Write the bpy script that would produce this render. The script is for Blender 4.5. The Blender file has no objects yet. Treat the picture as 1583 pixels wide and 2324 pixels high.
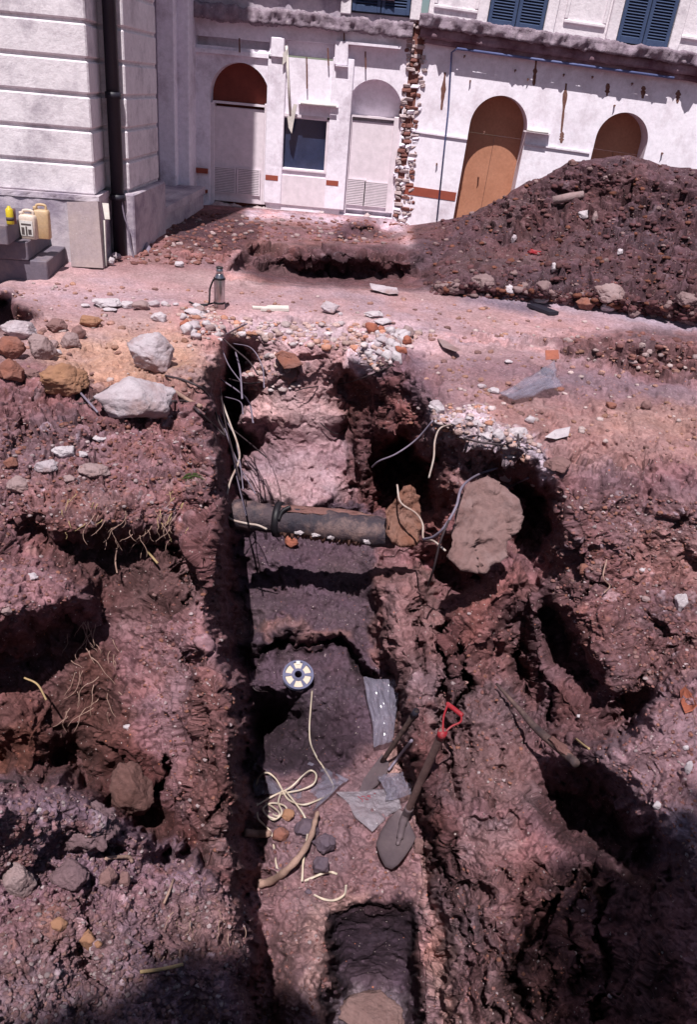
import bpy, math, random
import numpy as np
from mathutils import Vector, Matrix
from mathutils.bvhtree import BVHTree
S = bpy.context.scene
COL = S.collection
rad = math.radians
# ---------------------------------------------------------------- camera
F0 = 1847.0; H = 1.8; TH = rad(27.5); RO = rad(5.3)
Fv = np.array([0, math.cos(TH), -math.sin(TH)]); R0 = np.array([1.0, 0, 0]); U0 = np.array([0, math.sin(TH), math.cos(TH)])
Rv = R0*math.cos(RO)+U0*math.sin(RO); Uv = -R0*math.sin(RO)+U0*math.cos(RO); CAM = np.array([0, 0, H])
cd = bpy.data.cameras.new('camera'); cam = bpy.data.objects.new('camera', cd); COL.objects.link(cam)
cd.sensor_fit = 'HORIZONTAL'; cd.sensor_width = 24.0; cd.lens = F0/1583*24; cd.clip_start = 0.02; cd.clip_end = 2000
m = Matrix.Identity(4)
for i in range(3):
    m[i][0] = Rv[i]; m[i][1] = Uv[i]; m[i][2] = -Fv[i]; m[i][3] = CAM[i]
cam.matrix_world = m; S.camera = cam
# ---------------------------------------------------------------- sky, sun, exposure
AZ = rad(8); EL = rad(62)
w = bpy.data.worlds.new('World'); S.world = w; w.use_nodes = True
nt = w.node_tree; bg = nt.nodes['Background']; sky = nt.nodes.new('ShaderNodeTexSky'); sky.sky_type = 'NISHITA'
sky.sun_disc = False; sky.sun_elevation = EL; sky.sun_rotation = rad(180)+AZ
nt.links.new(sky.outputs[0], bg.inputs[0]); bg.inputs[1].default_value = 0.05
sd = bpy.data.lights.new('sun', 'SUN'); sun = bpy.data.objects.new('sun', sd); COL.objects.link(sun)
sd.energy = 5.0; sd.angle = rad(0.5); sd.color = (1.0, .95, .93)
Ld = Vector((math.sin(AZ)*math.cos(EL), math.cos(AZ)*math.cos(EL), -math.sin(EL)))
sun.rotation_euler = Ld.to_track_quat('-Z', 'Y').to_euler()
S.view_settings.view_transform = 'Standard'; S.view_settings.look = 'None'; S.view_settings.exposure = 0.3; S.view_settings.gamma = 1

# ---------------------------------------------------------------- pixel helpers (photo measured on a 1583 x 2324 sheet)
def rays(px, py):
    px = np.asarray(px, float)[..., None]; py = np.asarray(py, float)[..., None]
    return Fv*F0+Rv*(px-791.5)-Uv*(py-1162)
def atz(px, py, z):
    d = rays(px, py); return CAM+d*((z-H)/d[2])
def aty(px, py, y):
    d = rays(px, py); return CAM+d*(y/d[1])
def atq(px, py, y):
    d = rays(px, py); return CAM+d*(y/d[..., 1:2] if np.ndim(y) == 0 else (y/d[..., 1])[..., None])
# ---------------------------------------------------------------- numpy noise
def _h(ix, iy, iz, s):
    h = (ix.astype(np.uint32)*np.uint32(374761393)+iy.astype(np.uint32)*np.uint32(668265263)+iz.astype(np.uint32)*np.uint32(2147483647)+np.uint32((s*974634777) & 0xffffffff))
    h = (h ^ (h >> np.uint32(13)))*np.uint32(1274126177); h = (h ^ (h >> np.uint32(16)))*np.uint32(2246822519)
    return ((h ^ (h >> np.uint32(15))) & np.uint32(0xffffff)).astype(np.float32)/np.float32(16777215)
def vn(x, y, z, s=1):
    x = np.asarray(x, np.float32)+1000; y = np.asarray(y, np.float32)+1000; z = np.asarray(z, np.float32)+1000
    ix = np.floor(x).astype(np.int64); iy = np.floor(y).astype(np.int64); iz = np.floor(z).astype(np.int64)
    fx = x-ix; fy = y-iy; fz = z-iz
    fx = fx*fx*(3-2*fx); fy = fy*fy*(3-2*fy); fz = fz*fz*(3-2*fz)
    r = 0
    for a in (0, 1):
        for b in (0, 1):
            for c in (0, 1):
                r = r+_h(ix+a, iy+b, iz+c, s)*(fx if a else 1-fx)*(fy if b else 1-fy)*(fz if c else 1-fz)
    return (r*2-1).astype(np.float32)
def att(sp, f): return 1 if sp is None else np.clip(1.45-sp*f*3.0, 0, 1)
def fbm(P, f, o=4, s=1, g=.5, az=1.0, sp=None):
    r = 0; a = 1
    for k in range(o):
        r = r+a*att(sp, f)*vn(P[..., 0]*f, P[..., 1]*f, P[..., 2]*f*az, s+k*7); f *= 2.07; a *= g
    return r
def billow(P, f, o=4, s=1, g=.5, az=1.0, sp=None):
    r = 0; a = 1
    for k in range(o):
        r = r+a*att(sp, f)*(np.abs(vn(P[..., 0]*f, P[..., 1]*f, P[..., 2]*f*az, s+k*7))*2-.75); f *= 2.03; a *= g
    return r
def cells(P, f, s):
    X = P*np.float32(f)+np.float32(500); B = np.floor(X-.5).astype(np.int64)
    for a in (0, 1):
        for b in (0, 1):
            for c in (0, 1):
                jx_ = B[..., 0]+a; jy_ = B[..., 1]+b; jz_ = B[..., 2]+c; h = [_h(jx_, jy_, jz_, s+k) for k in range(4)]
                v = [(jx_+.15+.7*h[0])-X[..., 0], (jy_+.15+.7*h[1])-X[..., 1], (jz_+.15+.7*h[2])-X[..., 2]]
                yield v, v[0]**2+v[1]**2+v[2]**2, h
def worley(P, f, s=1, dens=1.0):
    """smooth stone domes: 0 outside, up to 1 at a stone's centre"""
    best = np.zeros(P.shape[:-1], np.float32); cid = np.zeros(P.shape[:-1], np.float32)
    for v_, d2, h in cells(P, f, s):
        rr = .25+.5*h[3]/max(dens, .01); v = np.where(h[3] < dens, np.clip(1-d2/(rr*rr), 0, 1), 0); cid = np.where(v > best, h[0], cid); best = np.maximum(best, v)
    return best.astype(np.float32), cid
def chips(P, f, s=1):
    """broken soil: every cell is a tilted flat facet"""
    bd = np.full(P.shape[:-1], 9e9, np.float32); hh = np.zeros(P.shape[:-1], np.float32); cid = np.zeros(P.shape[:-1], np.float32)
    for v, d2, h in cells(P, f, s):
        m_ = d2 < bd; val = (h[3]-.5)*1.1-((h[0]-.5)*v[1]+(h[1]-.5)*v[2]+(h[2]-.5)*v[0])*2.1; hh = np.where(m_, val, hh); cid = np.where(m_, h[3], cid); bd = np.where(m_, d2, bd)
    return hh.astype(np.float32), cid
# ---------------------------------------------------------------- object helpers
def tag(o, label=None, cat=None, group=None, kind=None):
    if label: o['label'] = label
    if cat: o['category'] = cat
    if group: o['group'] = group
    if kind: o['kind'] = kind
    return o
def thing(name, label, cat, loc=(0, 0, 0), group=None):
    o = bpy.data.objects.new(name, None); COL.objects.link(o); o.location = loc; o.empty_display_size = .1
    return tag(o, label, cat, group)
def wloc(o):
    v = np.zeros(3)
    while o is not None:
        v += np.array(o.location); o = o.parent
    return v
def mesh(name, V, Fc, mat, parent=None, smooth=False, origin=None, mats=None, fm=None):
    """V are world coordinates"""
    V = np.asarray(V, float).reshape(-1, 3)
    if parent is not None: org = wloc(parent)
    elif origin is not None: org = np.array(origin, float)
    else: org = np.array([V[:, 0].mean(), V[:, 1].mean(), V[:, 2].min()])
    me = bpy.data.meshes.new(name); me.from_pydata([tuple(v) for v in (V-org)], [], [tuple(int(i) for i in f) for f in Fc]); me.update()
    if smooth: me.polygons.foreach_set('use_smooth', [True]*len(me.polygons))
    for mt in (mats or [mat]): me.materials.append(mt)
    if fm is not None: me.polygons.foreach_set('material_index', fm)
    o = bpy.data.objects.new(name, me); COL.objects.link(o)
    if parent is not None: o.parent = parent
    else: o.location = org
    return o
class MB:
    def __init__(s): s.v = []; s.f = []; s.fm = []
    def add(s, V, Fc, mi=0):
        n = len(s.v); s.v += [tuple(v) for v in V]; s.f += [tuple(i+n for i in f) for f in Fc]; s.fm += [mi]*len(Fc); return s
    def box(s, fr, u0, u1, v0, v1, w0, w1, mi=0, b=0.0):
        """box in frame fr(u,v,w) -> world; small chamfer b"""
        if b <= 0:
            V = [fr(u, v, w_) for w_ in (w0, w1) for v in (v0, v1) for u in (u0, u1)]
            return s.add(V, [(0, 2, 3, 1), (4, 5, 7, 6), (0, 1, 5, 4), (2, 6, 7, 3), (0, 4, 6, 2), (1, 3, 7, 5)], mi)
        x = (u0, u1); y = (v0, v1); z = (w0, w1); V = []; idx = {}
        for i in (0, 1):
            for j in (0, 1):
                for k in (0, 1):
                    sx = b*(1-2*i); sy = b*(1-2*j); sz = b*(1-2*k)
                    for ax, p in enumerate(((x[i], y[j]+sy, z[k]+sz), (x[i]+sx, y[j], z[k]+sz), (x[i]+sx, y[j]+sy, z[k]))):
                        idx[i, j, k, ax] = len(V); V.append(fr(*p))
        Fc = []
        for i in (0, 1):
            Fc.append([idx[i, 0, 0, 0], idx[i, 1, 0, 0], idx[i, 1, 1, 0], idx[i, 0, 1, 0]])
            Fc.append([idx[0, i, 0, 1], idx[1, i, 0, 1], idx[1, i, 1, 1], idx[0, i, 1, 1]])
            Fc.append([idx[0, 0, i, 2], idx[1, 0, i, 2], idx[1, 1, i, 2], idx[0, 1, i, 2]])
        for i in (0, 1):
            for j in (0, 1):
                Fc.append([idx[i, j, 0, 0], idx[i, j, 1, 0], idx[i, j, 1, 1], idx[i, j, 0, 1]])
                Fc.append([idx[i, 0, j, 0], idx[i, 1, j, 0], idx[i, 1, j, 2], idx[i, 0, j, 2]])
                Fc.append([idx[0, i, j, 1], idx[1, i, j, 1], idx[1, i, j, 2], idx[0, i, j, 2]])
                for k in (0, 1): Fc.append([idx[i, j, k, 0], idx[i, j, k, 1], idx[i, j, k, 2]])
        return s.add(V, Fc, mi)
    def tube(s, pts, r, n=8, mi=0, cap=True):
        P = [np.array(p, float) for p in pts]; rr = r if hasattr(r, '__len__') else [r]*len(P)
        V = []; up = np.array([.13, .31, .94])
        for i, p in enumerate(P):
            t = P[min(i+1, len(P)-1)]-P[max(i-1, 0)]; t = t/(np.linalg.norm(t)+1e-9)
            a = np.cross(t, up)
            if np.linalg.norm(a) < .05: a = np.cross(t, np.array([1, 0, 0]))
            a /= np.linalg.norm(a); b = np.cross(t, a); up = b if abs(np.dot(b, up)) > .2 and np.dot(b, up) > 0 else (-b if abs(np.dot(b, up)) > .2 else b)
            up_ = np.cross(a, t)
            for k in range(n):
                an = 2*math.pi*k/n; V.append(p+rr[i]*(a*math.cos(an)+b*math.sin(an)))
        Fc = [(i*n+k, i*n+(k+1) % n, (i+1)*n+(k+1) % n, (i+1)*n+k) for i in range(len(P)-1) for k in range(n)]
        if cap: Fc += [tuple(range(n))[::-1], tuple((len(P)-1)*n+k for k in range(n))]
        return s.add(V, Fc, mi)
    def lathe(s, c, ax, prof, n=24, mi=0):
        """prof: (radius, height) along the axis ax from c"""
        c = np.array(c, float); ax = np.array(ax, float); ax /= np.linalg.norm(ax)
        a = np.cross(ax, [0, 1, 0] if abs(ax[1]) < .9 else [1, 0, 0]); a /= np.linalg.norm(a); b = np.cross(ax, a)
        V = [c+ax*h+r*(a*math.cos(2*math.pi*k/n)+b*math.sin(2*math.pi*k/n)) for r, h in prof for k in range(n)]
        Fc = [(i*n+k, i*n+(k+1) % n, (i+1)*n+(k+1) % n, (i+1)*n+k) for i in range(len(prof)-1) for k in range(n)]
        Fc += [tuple(range(n))[::-1], tuple((len(prof)-1)*n+k for k in range(n))]
        return s.add(V, Fc, mi)
    def build(s, name, mat, parent=None, smooth=False, origin=None, mats=None):
        return mesh(name, s.v, s.f, mat, parent, smooth, origin, mats, s.fm if mats else None)
def each(mb, name, mt, parent=None, smooth=False):
    V = np.array(mb.v); nv = len(V); par = list(range(nv))
    def fd(a):
        while par[a] != a: par[a] = par[par[a]]; a = par[a]
        return a
    for f in mb.f:
        r0_ = fd(f[0])
        for q_ in f[1:]: par[fd(q_)] = r0_
    grp = {}
    for f in mb.f: grp.setdefault(fd(f[0]), []).append(f)
    for fs in grp.values():
        ids = sorted({q_ for f in fs for q_ in f}); mp = {a: i for i, a in enumerate(ids)}; mesh(name, V[ids], [[mp[q_] for q_ in f] for f in fs], mt, parent, smooth)
def spline(pts, n=8):
    P = [np.array(p, float) for p in pts]
    if len(P) < 3: return P
    Q = [2*P[0]-P[1]]+P+[2*P[-1]-P[-2]]; out = []
    for i in range(1, len(Q)-2):
        for k in range(n):
            t = k/n; a, b, c, d = Q[i-1:i+3]
            out.append(.5*((2*b)+(-a+c)*t+(2*a-5*b+4*c-d)*t*t+(-a+3*b-3*c+d)*t**3))
    out.append(P[-1]); return out
# ---------------------------------------------------------------- materials
def mat(name, col, rough=.9, metal=0., col2=None, nscale=6., bump=.2, bscale=40., spec=.3, alpha=1., attr=False, speck=None, trans=0., coord='Object', dirt=None, dscale=2.2):
    mt = bpy.data.materials.new(name); mt.use_nodes = True; t = mt.node_tree; L = t.links; b = t.nodes['Principled BSDF']
    b.inputs['Roughness'].default_value = rough; b.inputs['Metallic'].default_value = metal; b.inputs['Specular IOR Level'].default_value = spec
    b.inputs['Alpha'].default_value = alpha; b.inputs['Transmission Weight'].default_value = trans
    tc = t.nodes.new('ShaderNodeTexCoord')
    def noise(sc, det=6, r=.6, off=0.):
        n = t.nodes.new('ShaderNodeTexNoise'); n.inputs['Scale'].default_value = sc; n.inputs['Detail'].default_value = det; n.inputs['Roughness'].default_value = r
        L.new(tc.outputs[coord], n.inputs['Vector']); return n
    def mix(f, a, bb, mode='MIX'):
        mx = t.nodes.new('ShaderNodeMix'); mx.data_type = 'RGBA'; mx.blend_type = mode
        for k, v in (('Factor', f), (6, a), (7, bb)):
            i = mx.inputs[0] if k == 'Factor' else mx.inputs[k]
            if hasattr(v, 'default_value') or hasattr(v, 'links'): L.new(v, i)
            elif isinstance(v, (int, float)): i.default_value = v
            else: i.default_value = (*v, 1)
        return mx.outputs[2]
    def ramp(src, p0, p1, c0=(0, 0, 0, 1), c1=(1, 1, 1, 1)):
        r = t.nodes.new('ShaderNodeValToRGB'); r.color_ramp.elements[0].position = p0; r.color_ramp.elements[1].position = p1
        r.color_ramp.elements[0].color = c0; r.color_ramp.elements[1].color = c1; L.new(src, r.inputs[0]); return r.outputs[0]
    if attr:
        at = t.nodes.new('ShaderNodeAttribute'); at.attribute_name = 'Col'; base = at.outputs['Color']
    else:
        rgb = t.nodes.new('ShaderNodeRGB'); rgb.outputs[0].default_value = (*col, 1); base = rgb.outputs[0]
    c2 = col2 if col2 else tuple(x*.72 for x in col)
    if attr:
        v1 = ramp(noise(3., 8, .7).outputs[0], .3, .72, (.78, .74, .74, 1), (1.22, 1.2, 1.22, 1)); base = mix(1., base, v1, 'MULTIPLY')
        v2 = ramp(noise(38., 6, .75).outputs[0], .32, .7, (.7, .66, .66, 1), (1.28, 1.3, 1.3, 1)); base = mix(.9, base, v2, 'MULTIPLY')
    else:
        base = mix(ramp(noise(nscale, 8, .65).outputs[0], .35, .68), base, c2)
        v2 = ramp(noise(nscale*9, 4, .7).outputs[0], .3, .7, (.85, .85, .85, 1), (1.12, 1.12, 1.12, 1)); base = mix(.8, base, v2, 'MULTIPLY')
    if dirt:
        base = mix(ramp(noise(dscale, 8, .75).outputs[0], .5, .72), base, dirt)
    if speck:
        for sc, th, cc in speck:
            vo = t.nodes.new('ShaderNodeTexVoronoi'); vo.inputs['Scale'].default_value = sc; L.new(tc.outputs[coord], vo.inputs['Vector'])
            lt = t.nodes.new('ShaderNodeMath'); lt.operation = 'LESS_THAN'; L.new(vo.outputs['Distance'], lt.inputs[0])
            sp = t.nodes.new('ShaderNodeSeparateColor'); L.new(vo.outputs['Color'], sp.inputs[0])
            mu = t.nodes.new('ShaderNodeMath'); mu.operation = 'MULTIPLY'; L.new(sp.outputs[0], mu.inputs[0]); mu.inputs[1].default_value = th
            pw = t.nodes.new('ShaderNodeMath'); pw.operation = 'POWER'; L.new(sp.outputs[1], pw.inputs[0]); pw.inputs[1].default_value = 2.5
            m2 = t.nodes.new('ShaderNodeMath'); m2.operation = 'MULTIPLY'; L.new(mu.outputs[0], m2.inputs[0]); L.new(pw.outputs[0], m2.inputs[1])
            L.new(m2.outputs[0], lt.inputs[1]); base = mix(lt.outputs[0], base, cc)
    L.new(base, b.inputs['Base Color'])
    if bump > 0:
        bp = t.nodes.new('ShaderNodeBump'); bp.inputs['Strength'].default_value = bump; bp.inputs['Distance'].default_value = .02
        L.new(noise(bscale, 8, .72).outputs[0], bp.inputs['Height']); L.new(bp.outputs[0], b.inputs['Normal'])
    return mt
M = {}
M['soil'] = mat('soil', (.2, .1, .1), .97, attr=True, bump=.9, bscale=55., spec=.12, speck=[(60., .33, (.42, .34, .33)), (34., .2, (.42, .15, .09)), (120., .3, (.07, .035, .04))])
# ================================================================ TERRAIN
# controls: (px, py, z) or (px, py, 'Y', y); polylines are densified
LINES = []
def pl(*p): LINES.append(p)
Yc = lambda px, py, y: (px, py, ('Y', y))
# far line against the buildings
TOP = [(-350, 505), (240, 505), (330, 500), (385, 488), (400, 468), (480, 466), (600, 474), (700, 482), (890, 497), (925, 513), (1000, 502), (1050, 491), (1100, 470), (1150, 443), (1165, 430), (1230, 400), (1290, 370), (1340, 362), (1380, 357), (1430, 351), (1460, 358), (1500, 374), (1583, 383), (1700, 400), (1930, 470)]
topf = lambda x: np.interp(x, [a for a, b in TOP], [b for a, b in TOP])
pl((-350, 505, 0.), (240, 505, 0.)); pl((330, 500, 0.), (385, 490, 0.))
pl(Yc(400, 470, 12.9), Yc(480, 468, 13.2), Yc(600, 475, 13.3), Yc(700, 483, 13.3), Yc(890, 498, 13.3), Yc(925, 514, 12.9), Yc(1000, 503, 12.4), Yc(1050, 492, 12.0), Yc(1100, 471, 11.7), Yc(1165, 431, 11.5), Yc(1230, 401, 11.4), Yc(1290, 371, 11.3), Yc(1380, 358, 11.2), Yc(1430, 352, 11.2), Yc(1500, 375, 11.2), Yc(1583, 384, 11.1), Yc(1930, 471, 10.8))
pl((-350, 640, 0), (0, 600, 0), (240, 600, 0), (420, 612, 0), (560, 628, 0), (600, 640, 0))
pl((-350, 560, 0), (240, 560, 0)); pl((300, 575, .0), (360, 560, .03), (420, 545, .04), (500, 520, .02)); pl((410, 500, -.02), (500, 495, .0), (600, 500, 0), (760, 510, -.05), (880, 525, -.08))
# hole by the facade
pl((500, 590, 0.), (528, 602, .0), (560, 560, 0.), (620, 550, -.02), (700, 545, -.03), (800, 548, -.05), (870, 556, .02), (955, 560, .1))
pl((518, 615, -.06), (560, 618, -.2)); pl(Yc(575, 568, 10.35), Yc(640, 560, 10.45), Yc(720, 558, 10.5), Yc(800, 562, 10.45), Yc(870, 570, 10.4), Yc(930, 572, 10.4)); pl(Yc(570, 600, 10.0), Yc(640, 590, 10.2), Yc(720, 588, 10.25), Yc(830, 592, 10.2), Yc(930, 600, 10.1))
pl(Yc(590, 622, 9.7), Yc(680, 636, 9.9), Yc(780, 642, 9.9), Yc(880, 646, 9.8), Yc(935, 648, 9.6))
pl((600, 642, 0), (640, 650, 0), (780, 655, 0), (900, 662, 0), (960, 668, 0)); pl((560, 652, 0), (640, 664, 0), (780, 670, 0), (900, 676, 0), (1000, 686, 0)); pl((770, 530, .03), (800, 515, .07), (840, 517, .06), (870, 532, .02))
# mound
pl(Yc(960, 640, 9.6), Yc(1000, 560, 11.0), Yc(1100, 520, 11.0)); pl((960, 672, .0), (1010, 664, .02), (1100, 668, .04), (1200, 682, .04), (1290, 690, .04), (1400, 705, .04), (1500, 722, .02), (1583, 738, .02), (1930, 800, 0))
pl((1000, 650, .1), (1100, 655, .12), (1200, 665, .13), (1400, 685, .15), (1583, 710, .15), (1930, 760, .2))
pl(Yc(1150, 560, 10.4), Yc(1300, 530, 10.1), Yc(1450, 540, 9.9), Yc(1583, 560, 9.6), Yc(1930, 600, 9.2)); pl(Yc(1250, 450, 11.), Yc(1400, 430, 10.7), Yc(1583, 440, 10.6))
# apron
pl((-350, 690, 0), (100, 680, 0), (500, 690, 0), (960, 700, 0), (1250, 720, 0), (1583, 760, 0), (1930, 810, 0)); pl((-350, 740, .25), (-60, 690, .3), (0, 672, .3), (40, 690, .2), (90, 715, .03)); pl((-350, 700, .3), (-60, 668, .35), (0, 660, .3)); pl((0, 655, 0), (-80, 655, 0), (-350, 670, 0))
pl((0, 730, .03), (150, 735, 0), (300, 745, 0), (440, 740, 0), (500, 735, 0)); pl((-350, 800, .05), (0, 830, .05), (200, 820, 0), (300, 830, 0), (440, 800, 0), (490, 790, -.01))
pl((0, 880, .08), (60, 850, .1), (120, 870, .05), (200, 890, 0), (300, 950, -.01), (380, 945, -.02), (440, 900, -.02))
pl((870, 790, 0), (1000, 800, 0), (1200, 820, 0), (1400, 880, 0), (1583, 920, 0), (1930, 960, 0)); pl((1240, 790, 0), (1300, 812, .0), (1400, 850, 0), (1583, 880, 0), (1930, 930, 0))
pl((1285, 775, .05), (1350, 770, .1), (1420, 756, .16), (1450, 760, .17), (1500, 772, .13), (1583, 768, .17), (1930, 790, .2)); pl((1300, 764, 0), (1420, 748, 0), (1500, 762, 0), (1583, 758, 0), (1930, 782, 0)); pl((1350, 800, .05), (1450, 815, .06), (1583, 830, .06))
pl((1000, 900, 0), (1100, 960, 0), (1250, 1010, 0), (1400, 1040, 0), (1583, 1060, 0), (1930, 1100, 0))
# far end of the trench
pl((507, 712, 0), (600, 720, 0), (700, 726, 0), (800, 735, 0), (890, 742, 0), (960, 752, 0)); pl((520, 733, -.02), (600, 738, -.03), (700, 742, -.04), (800, 750, -.03), (860, 758, -.02))
pl(Yc(530, 765, 6.66), Yc(600, 768, 6.62), Yc(700, 768, 6.62), Yc(790, 772, 6.62)); pl(Yc(545, 850, 6.52), Yc(640, 860, 6.47), Yc(720, 850, 6.5), Yc(785, 850, 6.52)); pl(Yc(552, 950, 6.4), Yc(660, 940, 6.38), Yc(785, 950, 6.4))
pl(Yc(555, 1050, 6.3), Yc(660, 1040, 6.3), Yc(785, 1050, 6.3)); pl(Yc(560, 1090, 6.1), Yc(680, 1080, 6.05), Yc(790, 1090, 6.15)); pl(Yc(565, 1140, 5.75), Yc(680, 1140, 5.65), Yc(795, 1150, 5.85))
# trench floor
pl((560, 1190, -1.40), (680, 1190, -1.38), (790, 1190, -1.40)); pl((560, 1260, -1.41), (680, 1260, -1.4), (800, 1270, -1.41)); pl((560, 1370, -1.42), (700, 1370, -1.42), (835, 1380, -1.42))
pl((575, 1470, -1.42), (600, 1462, -1.42), (640, 1440, -1.42), (700, 1434, -1.42), (770, 1444, -1.42), (815, 1472, -1.42), (848, 1518, -1.42), (868, 1556, -1.43))
pl((572, 1504, -1.58), (600, 1490, -1.6), (645, 1468, -1.6), (700, 1462, -1.6), (765, 1468, -1.6), (800, 1500, -1.6), (835, 1545, -1.6), (862, 1590, -1.58))
pl((560, 1560, -1.57), (700, 1560, -1.57), (870, 1620, -1.57)); pl((565, 1740, -1.6), (700, 1750, -1.6), (860, 1750, -1.57)); pl((572, 1850, -1.54), (700, 1850, -1.53), (880, 1850, -1.52)); pl((576, 1960, -1.52), (700, 1960, -1.5), (940, 1960, -1.5))
pl((580, 2060, -1.5), (740, 2040, -1.5), (940, 2040, -1.48))
# small square pit in the floor
pl((744, 2324, -1.44), (744, 2200, -1.47), (744, 2085, -1.5), (756, 2062, -1.5), (800, 2050, -1.5), (870, 2046, -1.5), (925, 2056, -1.5), (944, 2085, -1.5), (957, 2200, -1.45), (965, 2324, -1.42), (985, 2900, -1.3))
pl((756, 2324, -1.92), (756, 2180, -1.9), (757, 2110, -1.75), (770, 2085, -1.66), (860, 2072, -1.62), (920, 2084, -1.66), (932, 2120, -1.78), (940, 2200, -1.92), (942, 2324, -1.92), (950, 2900, -1.9)); pl((800, 2160, -1.92), (900, 2160, -1.92)); pl((850, 2324, -1.9), (850, 2900, -1.9))
# trench left: rim and foot of the wall
pl((505, 735, -.01), (500, 780, -.04), (485, 840, -.05), (470, 880, -.06), (476, 930, -.1), (468, 985, -.13), (488, 1040, -.16), (498, 1130, -.22), (515, 1230, -.32), (498, 1330, -.42), (462, 1390, -.46), (490, 1450, -.5), (517, 1530, -.56), (543, 1620, -.62), (547, 1750, -.72), (540, 1850, -.8), (520, 1920, -.82), (546, 1970, -.85), (535, 2040, -.8), (560, 2100, -.8), (568, 2160, -.78), (560, 2324, -.75), (540, 2900, -.6))
pl((528, 800, -.7), (522, 860, -1.0), (520, 930, -1.2), (520, 1040, -1.35), (535, 1130, -1.42), (537, 1230, -1.43), (532, 1330, -1.43), (532, 1450, -1.45), (540, 1530, -1.57), (554, 1620, -1.58), (557, 1750, -1.58), (554, 1850, -1.55), (558, 1930, -1.55), (564, 2060, -1.5), (585, 2120, -1.48), (578, 2200, -1.46), (580, 2324, -1.42), (570, 2900, -1.3))
pl((640, 2150, -1.46), (650, 2324, -1.4), (650, 2900, -1.3))
# left bank
pl((-350, 1000, 0), (0, 960, .02), (120, 940, 0), (250, 985, -.03), (400, 990, -.08)); pl((-350, 1060, -.05), (0, 1050, -.05), (200, 1060, -.08), (420, 1060, -.12)); pl((60, 1110, -.13), (150, 1130, -.13), (250, 1130, -.12), (350, 1110, -.13), (430, 1150, -.22))
pl((55, 1165, -.17), (110, 1200, -.2), (160, 1215, -.2), (210, 1225, -.2), (260, 1190, -.16), (330, 1180, -.2), (400, 1200, -.26)); pl((75, 1195, -.32), (120, 1235, -.38), (180, 1262, -.42), (250, 1245, -.44), (330, 1230, -.44), (375, 1240, -.42)); pl((250, 1290, -.50), (320, 1290, -.48), (380, 1290, -.42))
pl((-350, 1300, -.2), (0, 1220, -.2), (50, 1260, -.24), (120, 1290, -.27), (190, 1320, -.3), (195, 1360, -.3), (150, 1385, -.3), (80, 1400, -.3), (0, 1430, -.3), (-350, 1500, -.3)); pl((215, 1320, -.48), (215, 1380, -.5), (150, 1410, -.52), (70, 1425, -.50), (0, 1460, -.50), (-350, 1540, -.5))
pl((240, 1370, -.55), (300, 1340, -.5), (370, 1330, -.45), (440, 1300, -.4)); pl((250, 1470, -.66), (310, 1500, -.64), (340, 1580, -.7), (300, 1700, -.8), (340, 1780, -.9)); pl((400, 1450, -.52), (420, 1560, -.6), (430, 1700, -.72), (420, 1850, -.86), (460, 1950, -.9))
pl((180, 1440, -.65), (210, 1500, -.68), (190, 1620, -.85), (210, 1700, -.95)); pl((60, 1500, -.78), (110, 1590, -.80), (140, 1660, -.88), (60, 1560, -.78)); pl((120, 1520, -.72), (160, 1560, -.75)); pl((0, 1640, -.72), (50, 1660, -.75), (80, 1720, -.8), (60, 1760, -.85), (0, 1780, -.85), (-350, 1800, -.7))
pl((240, 1730, -.95), (300, 1760, -.95), (250, 1790, -1.0), (250, 1830, -1.05)); pl((120, 1740, -1.25), (180, 1720, -1.2), (200, 1780, -1.25)); pl((300, 1870, -1.05), (380, 1930, -1.0), (430, 1945, -.98))
# near left spoil heap
pl((-350, 1790, -.2), (0, 1792, -.28), (60, 1796, -.3), (130, 1780, -.32), (200, 1800, -.36), (262, 1850, -.4), (270, 1880, -.42), (330, 1905, -.45), (400, 1935, -.5), (470, 1965, -.55), (530, 2010, -.64), (552, 2075, -.68)); pl((0, 2000, -.25), (200, 2020, -.33), (400, 2080, -.45), (530, 2130, -.6)); pl((-350, 2324, -.1), (0, 2324, -.2), (250, 2324, -.33), (450, 2324, -.5)); pl((-350, 2900, 0), (0, 2900, -.1), (300, 2900, -.2), (450, 2900, -.45)); pl((130, 1930, -.35), (260, 1935, -.5), (300, 1950, -.5))
# right rim
pl((805, 770, -.03), (840, 800, -.03), (880, 815, .02), (940, 845, .0), (968, 885, -.02), (985, 925, -.02), (1000, 955, -.02), (1060, 985, -.02), (1120, 1005, -.02), (1180, 1005, -.03), (1215, 1030, -.03), (1235, 1085, -.04), (1300, 1095, -.06), (1400, 1090, -.04), (1583, 1130, -.05), (1930, 1180, -.05))
pl((800, 790, -.10), (830, 830, -.13), (880, 870, -.14), (930, 900, -.2), (958, 935, -.22), (975, 985, -.25), (1040, 1015, -.2), (1110, 1035, -.2), (1160, 1045, -.22), (1205, 1080, -.25))
# right wall, upper
pl((797, 860, -.45), (796, 950, -.8), (796, 1050, -1.1), (800, 1140, -1.35)); pl((850, 900, -.36), (845, 1000, -.75), (840, 1080, -1.0), (835, 1140, -1.2)); pl((900, 930, -.3), (890, 990, -.5)); pl((905, 1010, -1.3), (880, 1080, -1.4), (870, 1140, -1.4), (930, 1090, -1.35), (940, 1140, -1.35))
pl((940, 960, -.3), (950, 1000, -.4), (985, 1060, -.48), (1000, 1120, -.55)); pl((958, 1050, -1.2), (975, 1120, -1.2), (990, 1190, -1.15)); pl((1060, 1060, -.33), (1040, 1120, -.45), (1100, 1100, -.35)); pl((1010, 1150, -.75), (990, 1200, -.85), (985, 1240, -.95))
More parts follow.
